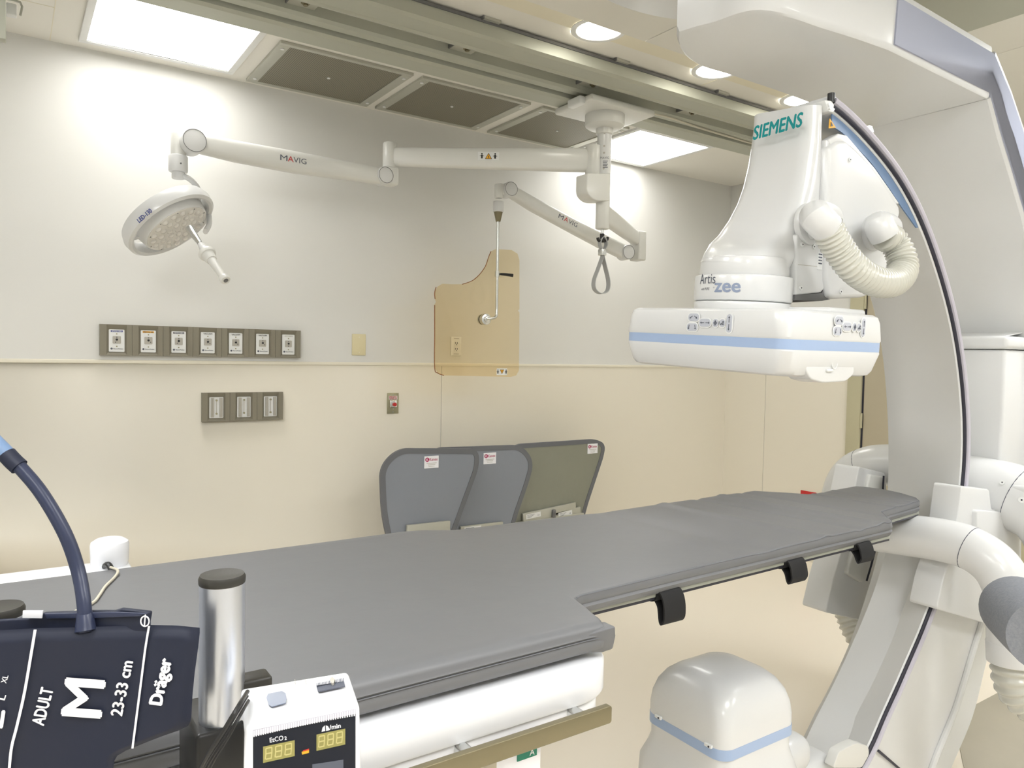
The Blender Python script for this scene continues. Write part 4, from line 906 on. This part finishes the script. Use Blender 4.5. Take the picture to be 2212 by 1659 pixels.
# button panels
def buttons(org, xd, zd, sx=1.0):
    nd = V(xd).cross(V(zd)).normalized()
    def pill(cx_, cz_, hx, hy, r, arrows):
        P = [org + V(xd)*p.x*sx + V(zd)*p.y for p in rrect(cx_, cz_, hx+.003, hy+.003, r+.003, 0, 5)]
        b = NB(); prism(b, [p+nd*.0004 for p in P], nd*.0012); rim = tilt(obj('button_rim', b, 'plate', dt, 20))
        P = [org + V(xd)*p.x*sx + V(zd)*p.y for p in rrect(cx_, cz_, hx, hy, r, 0, 5)]
        b = NB(); prism(b, [p+nd*.001 for p in P], nd*.0016); tilt(obj('button', b, 'grey', rim, 20))
        b = NB()
        for (ax, az, bx, bz) in arrows:
            a_ = org+V(xd)*ax*sx+V(zd)*az+nd*.003; c_ = org+V(xd)*bx*sx+V(zd)*bz+nd*.003
            d_ = (c_-a_).normalized(); sd = nd.cross(d_); L = (c_-a_).length
            prism(b, [a_-sd*.0008, c_-d_*.004-sd*.0008, c_-d_*.004-sd*.003, c_, c_-d_*.004+sd*.003, c_-d_*.004+sd*.0008, a_+sd*.0008], nd*.0004)
        tilt(obj('button_arrow', b, 'greyp', rim, 0))
    pill(-.042, .013, .0165, .0095, .0085, [(-.045,.016,-.054,.010),(-.039,.016,-.030,.010)])
    pill(-.045, -.012, .0165, .0095, .0085, [(-.054,-.006,-.056,-.018),(-.036,-.006,-.034,-.018)])
    pill(-.006, .0, .0175, .0095, .009, [(-.008,0,-.020,0),(-.003,0,.009,0)])
    pill(.026, .0, .0080, .0095, .0078, [(.026,0,.026,.007),(.026,0,.026,-.007),(.026,0,.032,0),(.026,0,.020,0)])
    pill(.046, .0, .0080, .0095, .0078, [(.046,0,.051,.005),(.046,0,.041,-.005),(.046,0,.051,-.005)])
    pill(.066, .0, .0075, .0220, .0073, [(.066,.002,.066,.017),(.066,-.002,.066,-.017)])
buttons(V((DX-.1995, DY-.035, 1.529+zo)), (0,-1,0), (0,0,1), 1.05)
buttons(V((DX+.02, DY-.2735, 1.533+zo)), (1,0,0), (0,0,1), .95)
# rotating turntable and head
TC = V((1.625, 1.335, 0))
b = NB(); cyl(b, (TC.x,TC.y,1.572), (TC.x,TC.y,1.600), .124, n=64, br=.004); tilt(obj('turntable_base', b, 'white', G))
b = NB(); box(b, (1.66,1.10,1.574), (1.82,1.5,1.592), .008); tilt(obj('turntable_step', b, 'white', G))
b = NB(); cyl(b, (TC.x,TC.y,1.601), (TC.x,TC.y,1.668), .126, n=64, br=.006); tt = tilt(obj('turntable', b, 'white', G))
TI = TILT.inverted()
def on_cyl(px, py, r=.1265):
    rr_ = TI.to_3x3() @ ray(px, py); CT = TI @ CAM; d = V((rr_.x, rr_.y)); o_ = V((CT.x-TC.x, CT.y-TC.y)); A_ = d.dot(d); B_ = 2*o_.dot(d); C_ = o_.dot(o_)-r*r
    t_ = (-B_-math.sqrt(max(0, B_*B_-4*A_*C_)))/(2*A_); return CT + rr_*t_
def cyl_text(name, s, pxc, pyc, h, m, bold=0, width=None):
    c = on_cyl(pxc, pyc); n = V((c.x-TC.x, c.y-TC.y, 0)).normalized(); x = V((0,0,1)).cross(n).normalized()
    o_ = text(name, s, V((0,0,0)), (1,0,0), (0,1,0), h, m, None, width=width, bold=bold)
    bm = NB(); bm.from_mesh(o_.data); bmesh.ops.subdivide_edges(bm, edges=[e for e in bm.edges if e.calc_length() > .01], cuts=2); bm.to_mesh(o_.data); bm.free()
    a_c = math.atan2(n.y, n.x); R_ = .1268; off = rootloc(tt)
    for v in o_.data.vertices:
        a = a_c + v.co.x/R_; v.co = V((TC.x+R_*math.cos(a), TC.y+R_*math.sin(a), c.z+v.co.y)) - off
    o_.parent = G; tilt(o_); o_.parent = tt; return o_
cyl_text('model_lettering', 'Artis', 1527, 602, .026, 'greyp', width=.058)
cyl_text('model_lettering', 'zee', 1570, 621, .0225, 'bluep', bold=.03, width=.066)
cyl_text('small_lettering', 'with PURE', 1523, 624, .0065, 'greyp', width=.032)
cyl_text('registered_mark', 'o', 1542, 621, .0035, 'greyp')
# head body: lofted
ridge = [(222,1762),(260,1760),(300,1757),(350,1751),(400,1742),(440,1731),(480,1716),(515,1695),(540,1670),(556,1640),(566,1600)]
farx = [(222,1622),(260,1620),(300,1616),(350,1608),(400,1597),(440,1584),(480,1566),(515,1544),(540,1530),(556,1527),(566,1527)]
HN = 1.205; rs = []
b = NB()
for (py, px), (_, pxf) in zip(ridge, farx):
    z = ony(px, py, HN).z; xf = ony(px, py, HN).x
    # the far edge of the sloping face: same height, line of sight through pxf
    pyf = py + 28*(566-py)/344 - 14*(py-222)/344; r_ = ray(pxf, pyf); yf = xf*r_.y/r_.x; zf = CAM.z + r_.z*xf/r_.x
    k = max(0, min(1, (1.80-z)/.12)); yf = min(yf, 1.478)
    xb = 1.795
    if z < 1.74: yf = max(yf, 1.36)
    e = .022
    rs.append([V((xf,HN+e,z)), V((xf+e,HN+e*.2,z)), V((xf+e*2.2,HN,z)), V((xb,HN,z)), V((xb+.02,HN+.02,z)), V((xb+.02,yf,zf)), V((xb,yf+.01,zf)), V((xf+e*2,yf+.004,zf)), V((xf+e*.6,yf,zf)), V((xf,yf-e,zf))])
zt_, zb_ = 1.76, rs[-1][0].z
def raycast(poly, c, a):
    d = V((math.cos(a), math.sin(a))); best = None
    for p, q in zip(poly, poly[1:]+poly[:1]):
        e1 = V((q.x-p.x, q.y-p.y)); den = d.x*e1.y-d.y*e1.x
        if abs(den) < 1e-12: continue
        w0 = V((p.x-c.x, p.y-c.y)); t_ = (w0.x*e1.y-w0.y*e1.x)/den; u_ = (w0.x*d.y-w0.y*d.x)/den
        if t_ > 0 and -1e-6 <= u_ <= 1+1e-6 and (best is None or t_ < best[0]): best = (t_, p.z+(q.z-p.z)*u_)
    return best
R2 = []; ct = TILT @ V((TC.x, TC.y, zb_)); NR = 64
for r in rs:
    m_ = max(0, min(1, (zt_-r[0].z)/(zt_-zb_))); m_ = m_**1.6
    c = V((sum(p.x for p in r)/len(r), sum(p.y for p in r)/len(r))); row = []
    for k in range(NR):
        a = 2*PI*k/NR; h_ = raycast(r, c, a); p = V((c.x+math.cos(a)*h_[0], c.y+math.sin(a)*h_[0], h_[1]))
        q = V((ct.x+.1135*math.cos(a), ct.y+.1135*math.sin(a), r[0].z + (r[-1].z-r[0].z)*(.5+.5*math.sin(a))))
        row.append(p.lerp(q, m_))
    R2.append(row)
rings(b, R2); 
hb = obj('detector_head', b, 'white', G, 60)
zb = rs[-1][0].z
b = NB(); cyl(b, (TC.x,TC.y,1.666), (TC.x,TC.y,zb+.03), .115, .112, n=64, br=.006); tilt(obj('head_foot', b, 'white', G))
# top cover (slanted)
q = ony(1683,272,HN); fx = rs[2][0]; 
tn = ony(1740,258,HN+.004); r_ = ray(1630,290); tf = CAM + r_*((tn.x+.0)/r_.x)
ctr = (tn+tf)/2; ctr.x = (tn.x+tf.x)/2-.004
text('brand_lettering', 'SIEMENS', ctr+V((-.004,0,.0)), (tn-tf), (0,0,1), .036, 'teal', hb, width=(tn-tf).length*.97, bold=.035, shear=.18)
b = NB(); cyl(b, ony(1792,216,1.21)+V((0,-.005,-.01)), ony(1792,213,1.21)+V((0,-.005,.012)), .010, n=20); obj('rubber_stop', b, 'black', hb)
b = NB(); P = [ony(*p, 1.198) for p in ((1781,216),(1796,218),(1806,232),(1800,243),(1790,240))]; prism(b, round_poly(P,.004,3), (0,.05,0), .003)
for p in ((1789,226),(1791,234)): q = ony(*p, 1.197); cyl(b, q-V((0,.004,0)), q+V((0,.004,0)), .004, n=10)
obj('end_bracket', b, 'plate', hb)
b = NB(); q = ony(1795,265,1.196); prism(b, [ony(*p,1.196) for p in ((1791,277),(1806,276),(1793,256))], (0,.002,0)); obj('warning_triangle', b, 'orange', hb, 0)
b = NB(); prism(b, [ony(*p,1.1945) for p in ((1795,273),(1800,272),(1796,263))], (0,.001,0)); obj('triangle_symbol', b, 'black', hb, 0)
# blue stripe between panel and groove
so = [(1798,246),(1830,272),(1860,303),(1895,343),(1930,387),(1962,440),(1986,492)]
si = [(1797,272),(1824,290),(1850,318),(1882,352),(1915,398),(1946,444),(1980,492)]
b = NB(); yy = NY+.006
v1 = [ony(*p, yy) for p in so]; v2 = [ony(*p, yy) for p in si]
rings(b, [[p, q, q+V((0,.004,0)), p+V((0,.004,0))] for p, q in zip(smooth_path(v1,4), smooth_path(v2,4))]); obj('blue_flank', b, 'steelblue', carm, label='steel-blue inner flank of the arm tip')
# arm-end housing with hose ports
P = [ony(*p, 1.185) for p in ((1790,318),(1808,303),(1828,302),(1850,322),(1880,352),(1912,396),(1944,445),(1946,460),(1936,500),(1922,560),(1912,598),(1880,636),(1868,642),(1800,646),(1790,640),(1784,600))]
b = NB(); prism(b, round_poly(P, .008, 3), (0,.22,0), .012); eh = obj('arm_end_housing', b, 'white', G)
P = [ony(*p, 1.192) for p in ((1792,300),(1812,288),(1830,292),(1858,325),(1890,362),(1920,405),(1944,440),(1930,440),(1890,380),(1850,335),(1815,308),(1796,322))]
b = NB(); prism(b, P, (0,.03,0), .004); obj('housing_rim', b, 'white', eh)
b = NB(); P = [ony(*p, 1.1955) for p in ((1786,300),(1803,318),(1803,590),(1812,640),(1797,645),(1783,602))]; prism(b, P, (0,.02,0), .004); obj('housing_corner', b, 'white', eh)
P = [ony(*p, 1.196) for p in ((1722,505),(1784,505),(1784,620),(1775,632),(1719,638))]; b = NB(); prism(b, P, (0,.2,0), .006); sb = obj('service_box', b, 'white', G)
b = NB(); P = [ony(*p, 1.198) for p in ((1718,637),(1775,633),(1784,617),(1784,602),(1800,645),(1776,650),(1718,648))]; prism(b, P, (0,.15,0)); obj('service_gap', b, 'raild', sb, 0)
b = NB(); a = ony(1724,571,1.1955); c = ony(1768,575,1.1955); prism(b, [a, c, c-V((0,0,.0015)), a-V((0,0,.0015))], (0,.001,0)); obj('box_seam', b, 'socket', sb, 0)
b = NB(); a = ony(1767,545,1.1945); c = ony(1776,583,1.1945); box(b, (a.x,1.1945,c.z), (c.x,1.196,a.z)); lb = obj('rating_label', b, 'plate', sb, 0)
for k in range(4):
    z = a.z-.004-.008*k; b = NB(); box(b, (a.x+.003,1.1935,z-.002), (c.x-.003,1.1944,z+.001)); obj('label_print', b, 'greyp', lb, 0)
for p in ((1733,528),(1758,533),(1730,622)): scr(ony(*p, 1.195), (0,-1,0), .006, sb)
for p in ((1836,345),(1816,630),(1930,470)): scr(ony(*p, 1.184), (0,-1,0), .006, eh)
def port(px, py, y, rf, dirpx, parent):
    c = ony(px, py, y); b = NB(); cyl(b, c+V((0,.01,0)), c+V((0,-.008,0)), rf, n=44, br=.004); fl = obj('hose_flange', b, 'white', parent)
    for an in (2.9, 5.9, 1.2):
        q = c+V((rf*.85*math.cos(an),-.012,rf*.85*math.sin(an))); b = NB(); cyl(b, q, q-V((0,.006,0)), .005, n=12); obj('flange_screw', b, 'socket', fl)
    return c, fl
c1, f1 = port(1748, 484, 1.195, .054, None, G)
c2, f2 = port(1888, 503, 1.178, .050, None, G)
h1 = ony(1787, 492, 1.09); h2 = ony(1912, 511, 1.10)
b = NB(); tube(b, [c1+V((0,0,.0)), c1+V((.006,-.045,.004)), ony(1763,468,1.10), h1], lambda f: .042-.004*f, n=30, per=6); obj('hose_elbow', b, 'white', f1)
b = NB(); tube(b, [c2+V((0,0,.0)), c2+V((.004,-.035,.006)), ony(1900,488,1.11), h2], lambda f: .040-.003*f, n=30, per=6); obj('hose_elbow', b, 'white', f2)
corr('corrugated_hose', [h1+(h1-ony(1810,535,1.085))*.04, ony(1810,535,1.085), ony(1845,580,1.07), ony(1888,607,1.06), ony(1928,610,1.06), ony(1950,585,1.07), ony(1945,548,1.085), ony(1928,520,1.10), h2], .036, G, .0125, amp=.0028)
# ------------------------------------------------------------------ mounting posts at the near rail
def post(label, px, pcap, d, rpx, zbot):
    c = dep(px, pcap, d); r = rpx*d/FPX
    t = thing('rail_post', label, 'post', (c.x, c.y, zbot), 'posts clamped to the near table rail')
    zt = c.z
    b = NB(); cyl(b, (c.x,c.y,zbot+.01), (c.x,c.y,zt-.008), r, n=48); obj('tube', b, 'brush', t)
    b = NB(); rings(b, [[V((c.x+q*math.cos(2*PI*i/48), c.y+q*math.sin(2*PI*i/48), z)) for i in range(48)] for q, z in ((r*.98,zt-.010),(r*1.02,zt-.008),(r*1.03,zt-.003),(r*.96,zt+.0005),(r*.80,zt),(r*.3,zt-.001))]); obj('end_cap', b, 'blackcap', t)
    zc = dep(px, 1556, d).z
    b = NB(); box(b, (c.x-r-.008, c.y-r-.004, zbot), (c.x+r-.004, .8935, zc), .005)
    prism(b, [(c.x+r-.02, c.y-.01, zc-.004), (c.x+r-.008, c.y-.01, zc-.006), (c.x+r+.006, c.y-.01, zbot), (c.x+r-.02, c.y-.01, zbot)], (0,.03,0), .002)
    cl_ = obj('clamp', b, 'black', t)
    b = NB(); q = V((c.x+.004, c.y-r-.004, (zc+zbot)/2)); cyl(b, q, q-V((0,.004,0)), .005, n=14); obj('clamp_screw', b, 'socket', cl_)
    return c, r, zc
PC, PR, PZ = post('silver mounting post with black cap standing in front of the mattress', 480, 1241, .80, 47, .85)
post('silver mounting post mostly hidden behind the blood-pressure cuff at the left edge', -3, 1311, .765, 48, .85)
# ------------------------------------------------------------------ gas monitor
def onp(px, py, p0, n, lift=0):
    r_ = ray(px, py); q = CAM + r_*((p0-CAM).dot(n)/r_.dot(n)); return q + n*lift
A = dep(529,1572,.715); B = dep(778,1524,.735); Cb = dep(518,1487,.785); D = dep(752,1449,.80)
A2_ = dep(522,1770,.700); B2_ = dep(778,1740,.715)
t = thing('gas_monitor', 'white handheld breathing-gas monitor with two olive digit displays, front centre-left', 'monitor', ((A2_+B2_)/2))
ntop = (B-A).cross(Cb-A).normalized(); ntop = ntop if ntop.z > 0 else -ntop
nfr = (B-A).cross(A2_-A).normalized(); nfr = nfr if nfr.dot(CAM-A) > 0 else -nfr
A2_ = onp(522,1770,A,nfr); B2_ = onp(778,1740,A,nfr); D = onp(752,1449,A,ntop); bk = nfr*-.055
b = NB(); verts = [A, B, D, Cb, A2_, B2_, B2_+bk, A2_+bk]
vv = [b.verts.new(p) for p in verts]
for f in ((0,1,2,3),(4,7,6,5),(0,4,5,1),(2,6,7,3),(1,5,6,2),(0,3,7,4)): b.faces.new([vv[i] for i in f])
bmesh.ops.recalc_face_normals(b, faces=b.faces); bevel(b, b.edges[:], .0045, 4); mc = obj('case', b, 'table', t, 60)
F_ = lambda px, py, l=.0008: onp(px, py, A, nfr, l)
T_ = lambda px, py, l=.0006: onp(px, py, A, ntop, l+.0016)
def quad(name, pts, f, l, th, m, parent, nrm):
    b = NB(); prism(b, [f(px, py, l) for px, py in pts], nrm*th); return obj(name, b, m, parent, 0)
sc = quad('screen', [(547,1577),(768,1531),(768,1740),(547,1770)], F_, .0003, .0008, 'screen', t, nfr)
st = quad('ribbed_strip', [(547,1577),(768,1531),(768,1541),(547,1589)], F_, .0012, .0005, 'lilac', sc, nfr)
for k in range(44):
    f = (k+.5)/44; x = 547+221*f; y = 1577-46*f
    quad('rib', [(x-1.4,y+1),(x+1.4,y+.5),(x+1.4,y+14-8*math.sin(PI*f)*.3),(x-1.4,y+14.5-8*math.sin(PI*f)*.3)], F_, .0018, .0003, 'ink', st, nfr)
fx_ = (F_(637,1598)-F_(569,1611)).normalized(); fy_ = (F_(546,1600)-F_(546,1700)).normalized()
text('screen_lettering', 'EtCO', F_(598,1595,.0015), fx_, fy_, .0042, 'ink', sc, width=.0125, bold=.012)
text('screen_lettering', '2', F_(617.5,1593,.0015), fx_, fy_, .0030, 'ink', sc, bold=.03)
text('screen_lettering', '/min', F_(724,1568,.0015), fx_, fy_, .0042, 'ink', sc, width=.0105, bold=.03)
quad('lung_symbol', [(695,1580),(697,1571),(702,1566),(703,1578)], F_, .0014, .0003, 'ink', sc, nfr); quad('lung_symbol', [(705,1578),(704,1566),(709,1568),(713,1576)], F_, .0014, .0003, 'ink', sc, nfr)
for (p0, p1, p2, p3) in (((569,1612),(637,1598),(637,1632),(569,1647)), ((684,1586),(746,1573),(746,1607),(684,1621))):
    dp = quad('digit_display', [p0,p1,p2,p3], F_, .0014, .0004, 'lcd', sc, nfr)
    def uv(u, v):
        a_ = (p0[0]+(p1[0]-p0[0])*u, p0[1]+(p1[1]-p0[1])*u); c_ = (p3[0]+(p2[0]-p3[0])*u, p3[1]+(p2[1]-p3[1])*u)
        return (a_[0]+(c_[0]-a_[0])*v, a_[1]+(c_[1]-a_[1])*v)
    for k in range(3):
        u0, u1, v0, v1, vm = .09+.31*k, .28+.31*k, .14, .80, .47; b = NB()
        for (ua, va, ub, vb) in ((u0,v0,u1,v0),(u0,vm,u1,vm),(u0,v1,u1,v1),(u0,v0,u0,vm),(u0,vm,u0-.02,v1),(u1,v0,u1,vm),(u1,vm,u1-.02,v1)):
            hx, hy = (0,.04) if va == vb else (.018,0)
            prism(b, [F_(*uv(ua-hx,va-hy),.002), F_(*uv(ub-hx,vb-hy),.002), F_(*uv(ub+hx,vb+hy),.002), F_(*uv(ua+hx,va+hy),.002)], nfr*.0003)
        obj('digit', b, 'seg', dp, 0)
quad('indicator', [(652,1623),(668,1618),(668,1625),(653,1629)], F_, .0014, .0004, 'orange', sc, nfr); quad('indicator', [(655,1620),(668,1616),(668,1619),(655,1623)], F_, .0014, .0004, 'red', sc, nfr)
quad('lower_window', [(675,1650),(742,1640),(742,1720),(675,1725)], F_, .0014, .0004, 'greyp', sc, nfr)
wn = quad('sensor_window', [(576,1512),(580,1504),(610,1498),(618,1503),(620,1516),(618,1524),(588,1532),(581,1528)], T_, .0006, .0008, 'lens_dark', t, ntop)
cn = quad('connector', [(684,1487),(688,1500),(746,1488),(744,1478)], T_, .0006, .0012, 'greyp', t, ntop)
for k in range(20):
    x = 685+3*k; y = 1485-.6*k; quad('connector_tooth', [(x,y),(x+1.6,y-.3),(x+2,y+5),(x+.4,y+5.4)], T_, .002, .0012, 'greyp', cn, ntop)
quad('connector_key', [(714,1478),(719,1473),(725,1479),(722,1487),(718,1488)], T_, .002, .0025, 'socket', cn, ntop)
tx_ = (T_(662,1470)-T_(632,1477)).normalized()
text('flow_symbol', '*', T_(648,1477,.0012), tx_, (T_(640,1460)-T_(642,1480)), .0035, 'socket', t)
for x in (637, 660): quad('flow_symbol', [(x,1472),(x+1.2,1472),(x+2.4,1482),(x+1.2,1482)], T_, .0006, .0004, 'socket', t, ntop)
b = NB(); box(b, (PC.x+PR*.6,PC.y-.012,dep(560,1560,.80).z), (PC.x+PR+.028,PC.y+.016,dep(560,1480,.80).z), .004); obj('holder', b, 'blackcap', t)
for k, (ox, oy) in enumerate(((0,0),(7,4),(12,12),(20,14),(3,-6))):
    b = NB(); d = .735-.006*k
    tube(b, [dep(534+ox*.2,1500+oy,.76), dep(515+ox*.3,1530+oy,d), dep(480+ox*.6,1585+oy*.8,d-.01), dep(440+ox*.9,1645+oy*.5,d-.01), dep(405+ox,1720,d)], .0011 if k < 4 else .0022, n=8); obj('cable', b, 'black', t)
# ------------------------------------------------------------------ blood-pressure cuff
def cd_(px, py): return 0.715 + .030*(px/430.0) + .004*math.sin(px/70.0+py/130.0)
XRt = [(1350,431),(1362,432),(1400,428),(1450,421),(1500,416),(1555,413),(1572,404),(1592,345),(1610,300),(1628,256),(1645,246),(1740,238)]
def topy(px): return interp([(-80,1366),(80,1357),(200,1354),(280,1352),(320,1350),(380,1351),(432,1356)], px)
t = thing('pressure_cuff', 'dark navy adult blood-pressure cuff printed in white, at the lower left corner', 'cuff', dep(180,1500,0.730))
b = NB(); NU, NV = 44, 36; grid = {}
for back in (0, 1):
    for j in range(NV+1):
        pyb = 1350+(1740-1350)*j/NV; xr = interp(XRt, pyb)
        for i in range(NU+1):
            px = -80+(xr+80)*i/NU; ty = topy(px); py = ty+(1740-ty)*(j/NV) ; 
            if i == NU or True: px = -80+(interp(XRt, py)+80)*i/NU
            edge = min(1, min(j, 2)/2, min(NU-i, 2)/2); grid[back,i,j] = b.verts.new(dep(px, py, cd_(px, py) + (back*.010 if edge == 1 else .005 + (back-.5)*.007*max(edge,.25)) ))
for j in range(NV):
    for i in range(NU):
        b.faces.new((grid[0,i,j], grid[0,i+1,j], grid[0,i+1,j+1], grid[0,i,j+1])); b.faces.new((grid[1,i,j+1], grid[1,i+1,j+1], grid[1,i+1,j], grid[1,i,j]))
bm_edges = [(0,i,0) for i in range(NU+1)]
for i in range(NU): b.faces.new((grid[0,i+1,0], grid[0,i,0], grid[1,i,0], grid[1,i+1,0])); b.faces.new((grid[0,i,NV], grid[0,i+1,NV], grid[1,i+1,NV], grid[1,i,NV]))
for j in range(NV): b.faces.new((grid[0,NU,j], grid[0,NU,j+1], grid[1,NU,j+1], grid[1,NU,j])); b.faces.new((grid[0,0,j+1], grid[0,0,j], grid[1,0,j], grid[1,0,j+1]))
cf = obj('front_panel', b, 'navy', t, 60)
def fold(pts, d, th, name, m, r=.002):
    b = NB(); prism(b, [dep(px, py, d) for px, py in pts], fw*th, r); return obj(name, b, m, t)
fl_ = fold([(-80,1350),(-10,1340),(60,1336),(95,1324),(150,1322),(175,1320),(245,1320),(262,1315),(325,1322),(321,1345),(322,1420),(-80,1420)], 0.742, .006, 'folded_layer', 'navy')
fold([(95,1326),(250,1322),(320,1325),(300,1332),(200,1336),(100,1337)], 0.739, .002, 'fold_edge', 'navyh', .0008)
fold([(49,1319),(92,1319),(90,1336),(48,1335)], 0.736, .0015, 'white_tag', 'ink', .0003)
def px_print(name, s, cxp, cyp, lenp, hp, d=(.24,-.97), bold=.0, m='ink', parent=None):
    o_ = text(name, s, V((0,0,0)), (1,0,0), (0,1,0), 1, m, None, bold=bold)
    xs_ = [v.co.x for v in o_.data.vertices]; wd = max(xs_)-min(xs_); L = math.hypot(*d); dx, dy = d[0]/L, d[1]/L; ux, uy = dy, -dx+.0
    off = rootloc(t)
    for v in o_.data.vertices:
        u = v.co.x/wd*lenp; w_ = v.co.y*hp; px = cxp+dx*u+ux*w_; py = cyp+dy*u+uy*w_*.6; v.co = dep(px, py, cd_(px, py)-.0022) - off
    o_.parent = parent or cf; return o_
px_print('size_lettering', 'ADULT', 92, 1526, 84, 27, (.26,-.97), .035)
px_print('size_letter', 'M', 180, 1508, 84, 84, (.12,-.99), .03)
px_print('size_lettering', '23-33 cm', 263, 1487, 122, 25, (.20,-.98), .035)
px_print('brand_lettering', 'Dräger', 351, 1473, 104, 36, (.22,-.98), .055)
px_print('size_letter', 'XL', 10, 1467, 18, 12, (.3,-.95), .02); px_print('size_letter', 'L', 4, 1506, 12, 16, (.3,-.95), .02); px_print('size_letter', 'L', -14, 1552, 40, 44, (.15,-.98), .03)
def px_line(pts, w_):
    b = NB(); P = smooth_path([V((x,y,0)) for x,y in pts], 6); vs = []
    for p in P: vs.append([b.verts.new(dep(p.x-w_, p.y, cd_(p.x,p.y)-.0021)), b.verts.new(dep(p.x+w_, p.y, cd_(p.x,p.y)-.0021))])
    for a_, c_ in zip(vs, vs[1:]): b.faces.new((a_[0], a_[1], c_[1], c_[0]))
    obj('printed_line', b, 'ink', cf, 0)
px_line([(76,1360),(66,1420),(52,1500),(36,1570),(24,1620),(18,1690)], 3.2)
px_line([(322,1352),(314,1400),(305,1470),(296,1540),(286,1617)], 2.4)
b = NB(); tube(b, [dep(313+9*math.cos(2*PI*i/24),1342+11*math.sin(2*PI*i/24),0.737) for i in range(25)], .0007, n=6, per=1); tube(b, [dep(314,1328,0.737), dep(312,1352,0.737)], .0007, n=6, per=1); obj('fold_symbol', b, 'ink', fl_)
b = NB(); tube(b, [dep(*p) for p in ((-40,925,0.750),(0,965,0.750),(40,1006,0.750),(90,1066,0.750),(140,1152,0.750),(168,1230,0.750),(181,1300,0.740),(184,1365,0.735))], .0066, n=18, per=8); hs = obj('air_hose', b, 'navyh', t, label='navy rubber air hose')
b = NB(); tube(b, [dep(*p) for p in ((14,981,0.750),(28,996,0.750),(42,1009,0.750))], .0086, n=18, per=4); obj('hose_sleeve', b, 'navy', hs)
b = NB(); tube(b, [dep(*p) for p in ((-20,948,0.750),(0,968,0.750),(26,994,0.750))], .0082, n=18, per=4); obj('hose_fitting', b, 'steelblue', hs)
b = NB(); tube(b, [dep(*p) for p in ((182,1322,0.739),(184,1340,0.737),(185,1362,0.735))], lambda f: .0068+.003*f, n=18, per=4); obj('hose_boot', b, 'navyh', hs)
